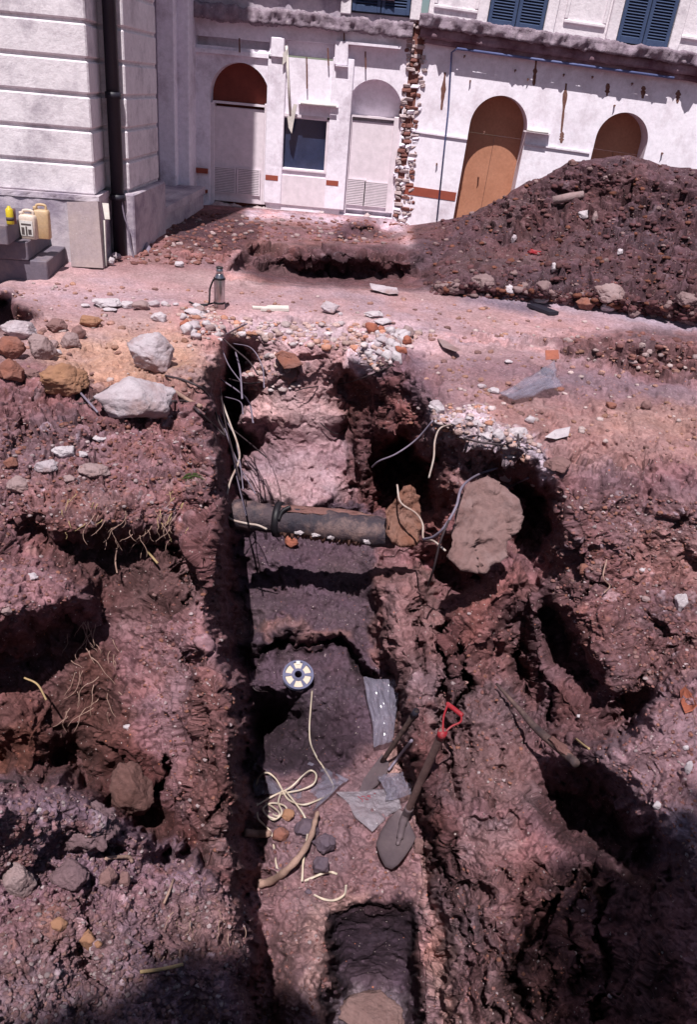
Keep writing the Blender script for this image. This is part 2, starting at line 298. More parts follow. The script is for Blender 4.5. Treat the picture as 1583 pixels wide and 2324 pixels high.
# beneath the hanging slab
pl((1060, 1180, -.65), (1100, 1250, -.75), (1060, 1290, -.95)); pl((1000, 1290, -1.35), (1040, 1330, -1.4), (1080, 1310, -1.35), (990, 1360, -1.35)); pl((880, 1230, -1.35), (930, 1260, -1.4), (890, 1290, -1.4), (960, 1270, -1.4))
pl((1190, 1110, -.7), (1200, 1160, -.8), (1230, 1130, -.75), (1235, 1190, -.85), (1215, 1240, -.9)); pl((1250, 1110, -.12), (1262, 1160, -.2), (1270, 1230, -.35), (1300, 1300, -.45))
# right wall, lower
pl((835, 1330, -1.3), (850, 1400, -1.38), (875, 1500, -1.42), (893, 1600, -1.5), (915, 1700, -1.52), (940, 1800, -1.5), (960, 1880, -1.48), (980, 1960, -1.47), (990, 2060, -1.45), (1000, 2200, -1.4), (1010, 2324, -1.36), (1030, 2900, -1.2))
pl((852, 1340, -1.02), (900, 1300, -.95), (945, 1290, -.9)); pl((868, 1400, -1.02), (892, 1500, -1.06), (913, 1600, -1.12), (936, 1700, -1.16), (962, 1800, -1.18), (985, 1880, -1.18), (1004, 1960, -1.16), (1022, 2080, -1.14), (1036, 2200, -1.1), (1046, 2324, -1.06)); pl((950, 1350, -.88), (960, 1450, -.93), (985, 1550, -1.0), (1000, 1650, -1.06))
pl((1020, 1400, -.85), (1080, 1370, -.75), (1120, 1340, -.65), (1150, 1310, -.6)); pl((1060, 1480, -.88), (1130, 1450, -.78)); pl((1080, 1600, -1.0), (1150, 1620, -.98), (1180, 1720, -1.05)); pl((1000, 1740, -1.12), (1080, 1760, -1.1), (1150, 1800, -1.08), (1040, 1800, -1.12))
pl((1180, 1400, -1.0), (1170, 1480, -1.15), (1200, 1560, -1.2), (1220, 1640, -1.2)); pl((1185, 1330, -.8), (1215, 1380, -.72), (1215, 1460, -.85), (1215, 1520, -.95)); pl((1245, 1390, -1.0), (1275, 1470, -1.1), (1310, 1530, -1.1), (1345, 1545, -1.0))
pl((1260, 1340, -.55), (1320, 1420, -.6), (1370, 1530, -.7), (1400, 1540, -.68)); pl((1250, 1560, -.95), (1300, 1620, -.92), (1270, 1680, -1.0)); pl((1450, 1300, -.42), (1583, 1280, -.36), (1930, 1300, -.3)); pl((1450, 1420, -.58), (1560, 1400, -.5), (1930, 1420, -.4)); pl((1420, 1560, -.72), (1500, 1500, -.62), (1583, 1470, -.55))
pl((1390, 1600, -.85), (1375, 1650, -1.05), (1410, 1660, -1.1), (1440, 1640, -1.0), (1480, 1590, -.85)); pl((1340, 1705, -.6), (1400, 1672, -.54), (1425, 1676, -.52), (1470, 1620, -.48), (1520, 1570, -.45), (1583, 1540, -.42), (1930, 1500, -.3))
pl((1370, 1760, -.6), (1450, 1750, -.5), (1583, 1740, -.42), (1930, 1700, -.3)); pl((1450, 1850, -.55), (1520, 1900, -.5), (1583, 1950, -.48), (1930, 2000, -.3)); pl((1300, 1740, -.85), (1350, 1780, -.85), (1400, 1810, -.85), (1440, 1880, -.9))
pl((1270, 1800, -1.35), (1330, 1840, -1.4), (1390, 1870, -1.35), (1300, 1880, -1.35)); pl((1470, 1900, -1.1), (1480, 1960, -1.1)); pl((1200, 1860, -1.05), (1260, 1890, -1.0), (1300, 1920, -.98)); pl((1060, 1920, -1.1), (1080, 1870, -1.02), (1130, 1860, -.98), (1180, 1880, -1.0), (1170, 1950, -1.05))
pl((1060, 2050, -1.1), (1150, 2020, -1.08), (1250, 1980, -1.0), (1330, 1980, -.9), (1400, 1990, -.8)); pl((1060, 2150, -1.08), (1120, 2200, -1.04), (1220, 2180, -1.0), (1320, 2150, -.88), (1440, 2120, -.7), (1583, 2060, -.5), (1930, 2100, -.3)); pl((1080, 2324, -1.04), (1200, 2324, -1.0), (1400, 2324, -.7), (1583, 2324, -.5), (1930, 2400, -.3)); pl((1100, 2900, -.9), (1400, 2900, -.5), (1930, 2900, -.2))
# cracks: polyline px, width px, push along the line of sight (m)
CR = [([(1080, 2000), (1100, 2100), (1095, 2200), (1120, 2324)], 9, .16), ([(1130, 2080), (1140, 2180), (1165, 2260), (1160, 2324)], 7, .12), ([(1210, 1990), (1180, 2060), (1150, 2120)], 8, .14), ([(1390, 2000), (1360, 2100), (1380, 2200), (1350, 2324)], 9, .2), ([(1240, 2100), (1250, 2200), (1240, 2324)], 8, .16), ([(965, 1900), (985, 2010), (1000, 2120), (1015, 2240)], 7, .1), ([(1000, 1780), (1010, 1860)], 8, .16), ([(1055, 1905), (1072, 1868), (1120, 1850), (1170, 1858), (1190, 1892)], 7, .1), ([(1060, 1620), (1075, 1690), (1068, 1760)], 6, .1), ([(1120, 1640), (1140, 1700), (1135, 1770)], 6, .08), ([(1000, 1600), (1030, 1680), (1032, 1760), (1045, 1830)], 8, .16), ([(1285, 1990), (1262, 2060), (1235, 2130), (1215, 2200)], 6, .12), ([(572, 1492), (600, 1480), (640, 1457), (700, 1451), (765, 1459), (808, 1490), (845, 1540), (868, 1582)], 7, .22), ([(560, 1352), (640, 1345), (720, 1350), (800, 1358), (835, 1365)], 3, .03), ([(905, 1650), (928, 1760), (955, 1860)], 7, .12), ([(1030, 1900), (1050, 2000), (1068, 2120), (1085, 2220)], 8, .15), ([(951, 1340), (948, 1420), (950, 1500), (956, 1560)], 5, .12), ([(1000, 1390), (1006, 1480), (1003, 1580), (1008, 1660), (1012, 1720)], 9, .3), ([(1050, 1440), (1052, 1540), (1046, 1640)], 7, .3), ([(1165, 1440), (1172, 1520), (1195, 1570)], 12, .3),
      ([(1310, 1965), (1272, 2025), (1232, 2085), (1188, 2150), (1165, 2200), (1190, 2270), (1200, 2324)], 12, .3), ([(1345, 1960), (1318, 2040), (1290, 2110), (1312, 2180), (1300, 2250)], 10, .25),
      ([(980, 1870), (995, 1960), (1040, 2000)], 9, .2), ([(1012, 1960), (1025, 2060), (1050, 2160), (1062, 2260), (1075, 2324)], 8, .12), ([(930, 1800), (955, 1900), (970, 1950)], 5, .1), ([(1175, 1440), (1240, 1560), (1245, 1650)], 10, .2), ([(1130, 1970), (1160, 1985), (1175, 2010)], 6, .1),
      ([(1370, 2110), (1380, 2180), (1360, 2220)], 8, .15), ([(880, 1370), (890, 1450), (905, 1520)], 5, .08), ([(975, 1400), (985, 1500), (980, 1600)], 4, .08), ([(1090, 2080), (1110, 2150), (1130, 2210)], 6, .1), ([(1220, 1960), (1250, 1990)], 8, .15), ([(1420, 1560), (1500, 1480), (1583, 1440)], 6, .08), ([(1300, 1380), (1330, 1330), (1400, 1330)], 6, .1),
      ([(1480, 1400), (1510, 1440), (1560, 1450)], 7, .12), ([(1390, 1230), (1430, 1260), (1440, 1300)], 7, .08), ([(400, 1500), (425, 1515), (470, 1508)], 9, .18), ([(455, 1600), (470, 1680), (480, 1760)], 8, .12), ([(380, 1700), (372, 1760), (345, 1820)], 10, .2), ([(395, 1838), (425, 1812), (450, 1790)], 7, .12), ([(470, 1880), (500, 1830), (515, 1790)], 8, .12),
      ([(205, 1975), (190, 2050), (195, 2150), (230, 2240)], 6, .08), ([(350, 2130), (352, 2190), (420, 2160)], 6, .08), ([(130, 1970), (190, 2010), (215, 2060)], 7, .06), ([(60, 2160), (110, 2170), (150, 2130)], 6, .06), ([(210, 1940), (250, 1940), (300, 1948)], 5, .05), ([(355, 1235), (420, 1260), (440, 1330), (400, 1380)], 11, .25), ([(430, 1010), (450, 1100), (470, 1180)], 6, .08),
      ([(30, 900), (55, 960), (70, 1010)], 7, .08), ([(100, 860), (115, 920), (130, 980)], 6, .08), ([(600, 880), (640, 858), (690, 868)], 5, .06), ([(660, 820), (700, 812), (740, 806)], 5, .07), ([(620, 1050), (680, 1068), (730, 1066)], 4, .05)]
pts = []
for L_ in LINES:
    q = []
    for p in L_:
        P = aty(p[0], p[1], p[2][1]) if isinstance(p[2], tuple) else atz(*p)
        q.append((p[0], p[1], 1/P[1]))
    for a, b in zip(q[:-1], q[1:]):
        n = max(1, int(math.hypot(b[0]-a[0], b[1]-a[1])/(16 if a[1] < 770 else 26)))
        for k in range(n): pts.append([a[i]+(b[i]-a[i])*k/n for i in range(3)])
    pts.append(list(q[-1]))
pts = np.array(pts); kx = np.round(pts[:, :2]/3); _, ui = np.unique(kx, axis=0, return_index=True); pts = pts[ui]
A = pts[:, :2]/1000; n = len(A); D = np.sqrt(((A[:, None]-A[None])**2).sum(-1))
K = np.zeros((n+3, n+3)); K[:n, :n] = -D; K[np.arange(n), np.arange(n)] -= 1e-5; K[:n, n] = K[n, :n] = 1; K[:n, n+1:] = A; K[n+1:, :n] = A.T
wts = np.linalg.solve(K, np.concatenate([pts[:, 2], [0, 0, 0]]))
GX = np.arange(-360, 1945, 5.); GY = np.arange(330, 2920, 5.)
gx, gy = np.meshgrid(GX, GY); G = np.stack([gx.ravel(), gy.ravel()], 1)/1000; q = np.zeros(len(G)); A32 = A.astype(np.float32)
for i in range(0, len(G), 20000):
    g = G[i:i+20000].astype(np.float32); d = np.sqrt(((g[:, None]-A32[None])**2).sum(-1)); q[i:i+20000] = -d@wts[:n].astype(np.float32)+wts[n]+g@wts[n+1:]
q = q.reshape(gx.shape)
def samp(T, x, y):
    fx = np.clip((x-GX[0])/5, 0, len(GX)-1.01); fy = np.clip((y-GY[0])/5, 0, len(GY)-1.01); i = fy.astype(int); j = fx.astype(int); u = fx-j; v = fy-i
    if T.ndim == 3: u = u[..., None]; v = v[..., None]
    return T[i, j]*(1-u)*(1-v)+T[i, j+1]*u*(1-v)+T[i+1, j]*(1-u)*v+T[i+1, j+1]*u*v
def blur(T, r):
    k = max(1, int(r/5))
    for ax in (0, 1):
        for _ in range(2):
            c = np.cumsum(np.concatenate([np.repeat(np.take(T, [0], ax), k+1, ax), T, np.repeat(np.take(T, [-1], ax), k, ax)], ax), ax); L2 = T.shape[ax]
            T = (np.take(c, range(2*k+1, 2*k+1+L2), ax)-np.take(c, range(L2), ax))/(2*k+1)
    return T
def inpoly(poly):
    r = np.zeros(gx.shape, bool); n_ = len(poly)
    for i in range(n_):
        x1, y1 = poly[i]; x2, y2 = poly[(i+1) % n_]
        if y1 == y2: continue
        c = ((y1 > gy) != (y2 > gy)) & (gx < (x2-x1)*(gy-y1)/(y2-y1)+x1); r ^= c
    return r.astype(float)
BX = lambda x0, y0, x1, y1: [(x0, y0), (x1, y0), (x1, y1), (x0, y1)]
# soil colours by place, with shade painted into some patches
CM = np.zeros(gx.shape+(3,)); CM[:] = (.235, .105, .10)
def paint(poly, c, r=14, a=1.):
    global CM
    m_ = blur(inpoly(poly), r)[..., None]*a; CM = CM*(1-m_)+np.array(c)*m_
paint(BX(-400, 300, 2000, 830), (.43, .27, .235), 20)                       # dusty apron
paint([(-400, 600), (-400, 680), (450, 680), (200, 615), (0, 610)], (.50, .33, .29), 15); paint([(230, 450), (240, 600), (520, 612), (540, 560), (900, 560), (930, 520), (900, 450)], (.27, .12, .10), 12)
paint([(520, 600), (600, 645), (960, 665), (980, 560), (860, 552), (700, 548), (560, 560)], (.125, .058, .056), 8); paint([(385, 480), (600, 480), (590, 550), (520, 575), (390, 560)], (.10, .045, .045), 8); paint([(600, 505), (930, 520), (900, 552), (600, 548)], (.20, .10, .095), 8, .8)  # middle patch paints the left building's shadow into the dark soil
paint([(560, 478), (900, 500), (930, 530), (700, 500), (560, 500)], (.55, .43, .43), 8); paint([(760, 545), (770, 515), (800, 495), (850, 500), (880, 540)], (.12, .055, .06), 6)
paint([(930, 510), (1100, 460), (1300, 340), (1700, 340), (2000, 450), (2000, 820), (1583, 745), (1300, 692), (1000, 668), (950, 650)], (.105, .054, .056), 6)
paint([(1040, 680), (1250, 695), (1400, 725), (1620, 770), (1620, 745), (1400, 708), (1200, 680)], (.40, .34, .36), 8); paint([(1050, 672), (1130, 680), (1200, 690), (1230, 715), (1130, 695), (1060, 682)], (.16, .12, .15), 6)
paint([(1100, 720), (1583, 790), (1583, 770), (1100, 705)], (.50, .27, .22), 14, .7)
paint([(-400, 640), (-20, 650), (100, 720), (0, 745), (-400, 760)], (.13, .055, .055), 6)
paint([(90, 760), (440, 740), (470, 900), (380, 860), (200, 900), (100, 830)], (.52, .31, .16), 30, .8)
paint([(-400, 860), (60, 830), (180, 860), (230, 930), (480, 920), (490, 1200), (200, 1230), (0, 1230), (-400, 1300)], (.235, .105, .095), 16)
paint([(120, 1010), (440, 1000), (430, 1120), (100, 1130)], (.30, .15, .14), 20, .8); paint([(60, 1080), (250, 1080), (260, 1210), (60, 1180)], (.27, .14, .12), 16, .7)
paint([(-400, 1230), (190, 1300), (200, 1390), (0, 1440), (-400, 1500)], (.30, .145, .135), 10)
paint([(370, 1280), (480, 1300), (520, 1520), (550, 1700), (540, 1950), (420, 1930), (390, 1700), (300, 1500), (250, 1400)], (.29, .145, .135), 18)
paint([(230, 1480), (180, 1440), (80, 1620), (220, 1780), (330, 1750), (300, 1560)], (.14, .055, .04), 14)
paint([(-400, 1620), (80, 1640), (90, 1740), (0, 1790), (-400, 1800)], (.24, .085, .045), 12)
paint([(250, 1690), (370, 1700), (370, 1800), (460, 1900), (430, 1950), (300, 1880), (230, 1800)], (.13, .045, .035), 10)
paint([(420, 1500), (490, 1480), (520, 1700), (535, 1900), (460, 1960), (430, 1740)], (.20, .08, .06), 10, .7)
paint([(-400, 1770), (150, 1770), (280, 1860), (420, 1930), (560, 2030), (570, 2400), (560, 2950), (-400, 2950)], (.27, .165, .185), 8)
paint([(330, 2060), (560, 2010), (570, 2200), (380, 2180)], (.30, .16, .13), 20, .8); paint([(90, 2080), (150, 2040), (160, 2140), (100, 2150)], (.30, .13, .06), 10, .7); paint([(30, 1950), (70, 1930), (60, 1990)], (.45, .15, .07), 8, .6)
# trench end
paint([(500, 700), (960, 730), (1000, 790), (860, 850), (800, 850), (500, 800)], (.55, .37, .34), 10); paint([(400, 690), (520, 700), (520, 800), (440, 770), (390, 740)], (.50, .27, .22), 10); paint([(530, 722), (790, 740), (800, 772), (540, 775)], (.47, .36, .35), 6)
paint([(520, 780), (800, 780), (795, 1000), (540, 1000)], (.46, .29, .26), 14); paint([(530, 790), (600, 790), (660, 1000), (560, 1000)], (.56, .33, .27), 12, .7); paint([(545, 960), (800, 960), (800, 1050), (550, 1060)], (.34, .20, .19), 12); paint([(555, 1050), (690, 1030), (800, 1100), (800, 1150), (560, 1150)], (.42, .27, .25), 10)
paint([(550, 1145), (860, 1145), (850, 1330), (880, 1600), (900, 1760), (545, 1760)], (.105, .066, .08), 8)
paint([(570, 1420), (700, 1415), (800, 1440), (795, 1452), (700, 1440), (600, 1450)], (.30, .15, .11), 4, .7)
paint([(565, 1600), (800, 1620), (850, 1740), (700, 1760), (560, 1720)], (.05, .03, .037), 22, .85); paint([(600, 1450), (700, 1442), (790, 1458), (870, 1570), (850, 1590), (780, 1476), (650, 1472), (575, 1508), (560, 1490)], (.035, .02, .022), 4, .8)  # second patch: dark soil plus painted shade under the floor step
paint([(555, 1750), (760, 1790), (900, 1600), (960, 1850), (1000, 2100), (1010, 2950), (560, 2950)], (.27, .155, .145), 14); paint([(880, 1600), (905, 1590), (960, 1850), (940, 1880), (880, 1720)], (.50, .29, .20), 8)
paint([(560, 1760), (760, 1800), (850, 1790), (830, 1820), (560, 1860)], (.27, .15, .13), 10, .7)
paint([(960, 1880), (1000, 1900), (1030, 2150), (1070, 2324), (1000, 2324)], (.44, .26, .19), 8, .8)
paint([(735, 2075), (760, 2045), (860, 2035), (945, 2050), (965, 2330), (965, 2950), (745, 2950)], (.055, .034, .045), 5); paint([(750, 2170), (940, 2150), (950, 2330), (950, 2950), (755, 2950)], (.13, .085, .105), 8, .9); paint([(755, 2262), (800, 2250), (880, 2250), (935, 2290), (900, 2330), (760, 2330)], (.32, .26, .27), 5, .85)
paint([(860, 2040), (735, 2070), (735, 2330), (700, 2330), (700, 2050), (850, 2020)], (.46, .29, .22), 6, .7)
# right side
paint([(780, 770), (870, 780), (900, 830), (830, 855), (795, 845)], (.60, .52, .53), 8); paint([(880, 800), (960, 800), (980, 900), (900, 960), (850, 900), (860, 830)], (.21, .115, .125), 10)
paint([(795, 850), (900, 860), (960, 950), (1000, 1150), (840, 1150), (795, 1130)], (.20, .07, .055), 10); paint([(800, 900), (860, 960), (850, 1140), (800, 1140)], (.16, .085, .08), 6, .7)
paint([(900, 1020), (980, 940), (1100, 1010), (1200, 1060), (1190, 1110), (1030, 1140)], (.30, .15, .13), 8); paint([(870, 960), (1040, 1120), (1010, 1260), (940, 1180)], (.26, .085, .05), 10, .7)
paint([(840, 1300), (960, 1260), (1000, 1400), (1000, 1700), (930, 1780), (870, 1560)], (.26, .135, .115), 8); paint([(1010, 1400), (1160, 1290), (1150, 1500), (1100, 1560), (1020, 1560)], (.23, .085, .065), 10)
paint([(1000, 1560), (1150, 1560), (1230, 1720), (1230, 1860), (1000, 1820)], (.20, .11, .098), 14); paint([(930, 1600), (1000, 1600), (1030, 1900), (960, 1860)], (.20, .075, .06), 8, .8); paint([(985, 1560), (1030, 1600), (1030, 1700), (990, 1680)], (.36, .22, .18), 8, .8)
paint([(1040, 1860), (1180, 1850), (1190, 1950), (1060, 1960)], (.30, .175, .155), 8); paint([(1010, 1980), (1250, 1960), (1230, 2180), (1120, 2324), (1040, 2324)], (.24, .13, .12), 10); paint([(1200, 1980), (1400, 1960), (1340, 2324), (1200, 2324)], (.18, .075, .06), 12)
paint([(1240, 1100), (1583, 1130), (1950, 1200), (1950, 1500), (1583, 1530), (1400, 1650), (1250, 1400)], (.22, .105, .095), 16); paint([(1400, 1170), (1650, 1170), (1650, 1330), (1430, 1310)], (.32, .175, .145), 20, .8)
paint([(1340, 1700), (1583, 1530), (1950, 1500), (1950, 2100), (1583, 2040), (1450, 1900), (1380, 1800)], (.29, .165, .16), 8); paint([(1480, 1850), (1583, 1850), (1583, 1960), (1500, 1960)], (.36, .27, .30), 12, .7)
paint([(1000, 830), (1583, 900), (1950, 950), (1950, 1100), (1583, 1080), (1260, 1060), (1020, 930)], (.36, .19, .15), 20); paint([(1050, 800), (1583, 880), (1583, 920), (1300, 900), (1050, 860)], (.25, .16, .165), 22, .8); paint([(1240, 770), (1430, 745), (1950, 765), (1950, 930), (1583, 870), (1300, 815)], (.19, .095, .085), 8)
paint([(975, 920), (1110, 915), (1120, 960), (1230, 1000), (1240, 1100), (1200, 1040), (1090, 1015), (990, 990)], (.55, .47, .47), 5, .9); paint([(1360, 940), (1583, 930), (1583, 1000), (1380, 980)], (.44, .25, .16), 20, .6)
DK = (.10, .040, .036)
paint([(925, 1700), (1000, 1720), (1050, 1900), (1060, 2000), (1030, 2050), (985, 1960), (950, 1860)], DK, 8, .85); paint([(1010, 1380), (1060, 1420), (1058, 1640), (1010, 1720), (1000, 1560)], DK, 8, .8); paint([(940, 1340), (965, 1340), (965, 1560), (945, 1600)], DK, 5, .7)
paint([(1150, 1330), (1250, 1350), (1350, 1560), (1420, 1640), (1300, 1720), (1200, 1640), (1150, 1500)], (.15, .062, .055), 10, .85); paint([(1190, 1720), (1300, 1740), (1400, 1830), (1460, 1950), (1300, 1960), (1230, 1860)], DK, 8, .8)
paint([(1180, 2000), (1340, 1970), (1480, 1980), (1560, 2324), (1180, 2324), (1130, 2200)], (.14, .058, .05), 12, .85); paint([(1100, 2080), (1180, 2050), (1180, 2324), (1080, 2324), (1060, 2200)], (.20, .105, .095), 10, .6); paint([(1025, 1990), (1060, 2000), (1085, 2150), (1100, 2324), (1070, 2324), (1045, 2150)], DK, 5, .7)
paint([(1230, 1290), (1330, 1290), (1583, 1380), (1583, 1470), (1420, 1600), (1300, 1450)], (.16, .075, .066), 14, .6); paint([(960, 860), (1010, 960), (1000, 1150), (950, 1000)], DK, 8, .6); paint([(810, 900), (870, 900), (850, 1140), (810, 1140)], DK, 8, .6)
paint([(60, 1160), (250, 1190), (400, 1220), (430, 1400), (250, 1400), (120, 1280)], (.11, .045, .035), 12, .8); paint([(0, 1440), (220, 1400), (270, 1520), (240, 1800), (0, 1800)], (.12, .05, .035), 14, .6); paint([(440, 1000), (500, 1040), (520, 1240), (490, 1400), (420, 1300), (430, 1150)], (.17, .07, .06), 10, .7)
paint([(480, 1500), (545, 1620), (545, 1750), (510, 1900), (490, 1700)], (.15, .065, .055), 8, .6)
# roughness by place: displacement scale
RM = np.ones(gx.shape)
def rgh(poly, v, r=14):
    global RM
    m_ = blur(inpoly(poly), r); RM = RM*(1-m_)+v*m_
rgh(BX(-400, 300, 2000, 760), .14, 12); rgh([(230, 450), (240, 590), (520, 600), (540, 640), (960, 655), (1100, 660), (1300, 680), (2000, 780), (2000, 330), (600, 330)], 1.2, 8); rgh([(480, 560), (520, 640), (960, 665), (960, 535)], 1.7, 6)
rgh([(940, 330), (2000, 330), (2000, 740), (1583, 725), (1300, 680), (1000, 660)], 1.7, 8); rgh([(-400, 740), (0, 740), (440, 740), (470, 860), (200, 850), (-400, 830)], .35, 10); rgh([(880, 760), (1240, 800), (1583, 890), (2000, 930), (2000, 1080), (1583, 1060), (1250, 1000), (1000, 920)], .3, 10)
rgh([(550, 1150), (830, 1150), (870, 1550), (930, 1850), (560, 1850)], .25, 8); rgh([(570, 1850), (960, 1850), (990, 2040), (740, 2040), (740, 2324), (740, 2950), (600, 2950)], .5, 8); rgh([(750, 2080), (940, 2080), (950, 2950), (755, 2950)], .35, 8)
rgh([(1260, 770), (1430, 750), (2000, 765), (2000, 900), (1400, 840)], 1.3, 8); rgh([(530, 770), (790, 770), (790, 960), (545, 960)], .6, 8); rgh([(550, 960), (800, 960), (800, 1140), (560, 1140)], .4, 8); rgh([(500, 705), (960, 730), (960, 775), (510, 770)], .3, 5); rgh([(850, 1300), (1000, 1300), (1000, 1800), (930, 1800)], .7, 8)
rgh([(1000, 1560), (1160, 1560), (1230, 1800), (1010, 1820)], .55, 10); rgh([(1350, 1700), (1583, 1560), (2000, 1520), (2000, 2100), (1500, 2000)], .5, 8)
STONY = blur(inpoly([(200, 450), (2000, 330), (2000, 800), (1583, 740), (900, 660), (500, 640), (230, 600)])*.3+inpoly([(-400, 830), (0, 860), (460, 900), (490, 1230), (-400, 1300)])+.9*inpoly([(-400, 1780), (150, 1780), (560, 2020), (570, 2950), (-400, 2950)])+inpoly([(400, 700), (960, 730), (1000, 790), (860, 850), (500, 800)])+.8*inpoly([(1240, 1100), (2000, 1180), (2000, 1500), (1400, 1640)]), 10)
WALL = blur(inpoly([(960, 1260), (1180, 1270), (1200, 1700), (1100, 1560), (960, 1900)])+inpoly([(960, 1880), (1100, 1990), (1500, 1950), (1400, 2324), (1400, 2950), (1000, 2950)])+inpoly([(800, 860), (900, 900), (880, 1150), (800, 1140)])+.8*inpoly([(380, 1450), (520, 1500), (560, 2000), (420, 1950)])+inpoly([(850, 1300), (960, 1290), (1010, 1780), (930, 1780)]), 14)
nx = int(2285/2.25); ny = int(2450/1.5)
ux = np.linspace(-350, 1930, nx); vv = np.linspace(0, 1, ny)**1.0
PX, VV = np.meshgrid(ux, vv); tp = topf(PX); PY = tp+VV*(2900-tp)
# ragged edges: noise-warped lookup
W3 = np.stack([PX, PY, PX*0], -1)
amp = np.clip((PY-700)/300, 0, 1)*.9+.15
wx = (fbm(W3, 1/70, 4, 11, .6)*11+fbm(W3, 1/14, 2, 14)*4)*amp; wy = (fbm(W3, 1/70, 4, 23, .6)*10+fbm(W3, 1/14, 2, 26)*4)*amp
edge = np.minimum(1, VV*12); wy = wy*edge
# the trench floor's own straight edges wander less
qq = samp(q, PX+wx, PY+wy)
Yv = 1/np.clip(qq, 1/14.0, 3.)
P = atq(PX, PY, Yv)
cr = np.zeros(PX.shape, np.float32)
jx = fbm(W3, 1/16, 3, 61, .7)*4; jy = fbm(W3, 1/20, 3, 63, .7)*3; wm = np.clip(1.15+fbm(W3, 1/45, 3, 66, .6)*1.3, .4, 2.4)
for line, wd, dep in CR:
    d = np.full(PX.shape, 1e9)
    x0 = min(a for a, b in line)-60; x1 = max(a for a, b in line)+60; y0 = min(b for a, b in line)-60; y1 = max(b for a, b in line)+60
    mk = (PX > x0) & (PX < x1) & (PY > y0) & (PY < y1); X = PX[mk]+wx[mk]+jx[mk]; Y = PY[mk]+wy[mk]+jy[mk]; dd = np.full(X.shape, 1e9)
    for (ax, ay), (bx, by) in zip(line[:-1], line[1:]):
        t_ = np.clip(((X-ax)*(bx-ax)+(Y-ay)*(by-ay))/((bx-ax)**2+(by-ay)**2), 0, 1); dd = np.minimum(dd, np.hypot(X-ax-t_*(bx-ax), Y-ay-t_*(by-ay)))
    tl = np.hypot(X-line[0][0], Y-line[0][1]); tr_ = np.hypot(X-line[-1][0], Y-line[-1][1]); tap = np.clip(np.minimum(tl, tr_)/40+.25, 0, 1); cr[mk] = np.maximum(cr[mk], dep*tap*np.clip(wm[mk], 0, 1)*np.exp(-(dd/(wd*.8*wm[mk]*tap+.5))**2))
dirs = P-CAM; dirs /= np.linalg.norm(dirs, axis=-1, keepdims=True); P = P+dirs*cr[..., None]
def normals(P):
    gu = np.gradient(P, axis=1); gv = np.gradient(P, axis=0); N = np.cross(gu, -gv); return N/(np.linalg.norm(N, axis=-1, keepdims=True)+1e-12)
Nn = normals(np.stack([blur(P[..., i], 35) for i in range(3)], -1))
rg = samp(RM, PX+wx, PY+wy).astype(np.float32); st = samp(STONY, PX+wx, PY+wy).astype(np.float32); wl = np.clip(samp(WALL, PX, PY), 0, 1).astype(np.float32)
P32 = P.astype(np.float32)
spc = np.maximum(np.linalg.norm(np.gradient(P, axis=0), axis=-1), np.linalg.norm(np.gradient(P, axis=1), axis=-1)).astype(np.float32)
nearf = np.clip(P32[..., 1]/4.5, .42, 1.25)
wq = np.stack([fbm(P32, 9., 3, 201+k, .6) for k in range(3)], -1)*.03; PC = (P32+wq).astype(np.float32); PW = (PC*np.array([1, 1, 1-.62])).astype(np.float32); wl3 = wl[..., None]
PCw = PC*(1-.6*wl3*np.array([0, 0, 1], np.float32)); c1, ci1 = chips(PCw, 5.5, 301); c2, ci2 = chips(PCw, 15., 311); c3, ci3 = chips(PC, 42., 321)
c1 = c1*att(spc, 9.); c2 = c2*att(spc, 22.); c3 = c3*att(spc, 50.)
d1 = billow(P32, 4.2, 3, 3, sp=spc)*.045; d2 = billow(P32, 14., 4, 9, .6, sp=spc)*.013; d3 = fbm(P32, 60., 2, 5, .7, sp=spc)*.0040; d4 = billow(P32, 95., 2, 15, .8, sp=spc)*.0032
stre = billow(P32, 9., 4, 31, .55, az=.22, sp=spc)*.030
disp = rg*nearf*(d1*.5+d2*.2+stre*wl*.35+c1*.055+c2*.021*(1+.3*wl))+c3*.0085*np.clip(rg, .15, 1.1)*np.clip(nearf, .6, 1)+(d3+d4)*.75*np.clip(rg, .3, 1.1)
wv, wid = worley(P32, 13., 77, .3); wv2, wid2 = worley(P32, 34., 177, .4)
wv = wv*att(spc, 14.); wv2 = wv2*att(spc, 34.)
disp = disp+st*(np.sqrt(wv)*.022*nearf+np.sqrt(wv2)*.009)*np.clip(rg*1.3, .25, 1.4)
Vd = (P-CAM)/np.linalg.norm(P-CAM, axis=-1, keepdims=True); ndv = np.abs((Nn*Vd).sum(-1)); disp = disp*(.3+.7*np.clip(ndv/.4, 0, 1)**1.2)
far = np.clip((PY-topf(PX))/60, 0, 1)
P = P+Nn*(disp*(.3+.7*far))[..., None]
print('terrain z range', P[..., 2].min(), P[..., 2].max(), 'pts', len(pts))
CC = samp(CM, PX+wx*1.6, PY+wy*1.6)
# loose stones and clods carry their own soil or stone colour
mv = np.clip(wv*4-.6, 0, 1)*np.clip(st, 0, 1); pal = np.array([(.40, .31, .30), (.30, .11, .07), (.22, .12, .12), (.33, .20, .16), (.17, .085, .09), (.26, .14, .13)]); cc = pal[(wid*5.99).astype(int)]
CC = CC*(1-.6*mv[..., None])+cc*.6*mv[..., None]
mv = np.clip(wv2*4-.8, 0, 1)*np.clip(st, 0, 1); pal = np.array([(.24, .13, .13), (.50, .42, .42), (.22, .1, .09), (.36, .16, .1), (.18, .09, .09), (.28, .17, .16), (.2, .1, .1)]); cc = pal[(wid2*6.99).astype(int)]
CC = CC*(1-.6*mv[..., None])+cc*.6*mv[..., None]
CC = CC*(1+(ci1[..., None]-.5)*.32*np.clip(rg, 0, 1)[..., None]+(ci2[..., None]-.5)*.38*np.clip(rg, .1, 1)[..., None]+(ci3[..., None]-.5)*.3)
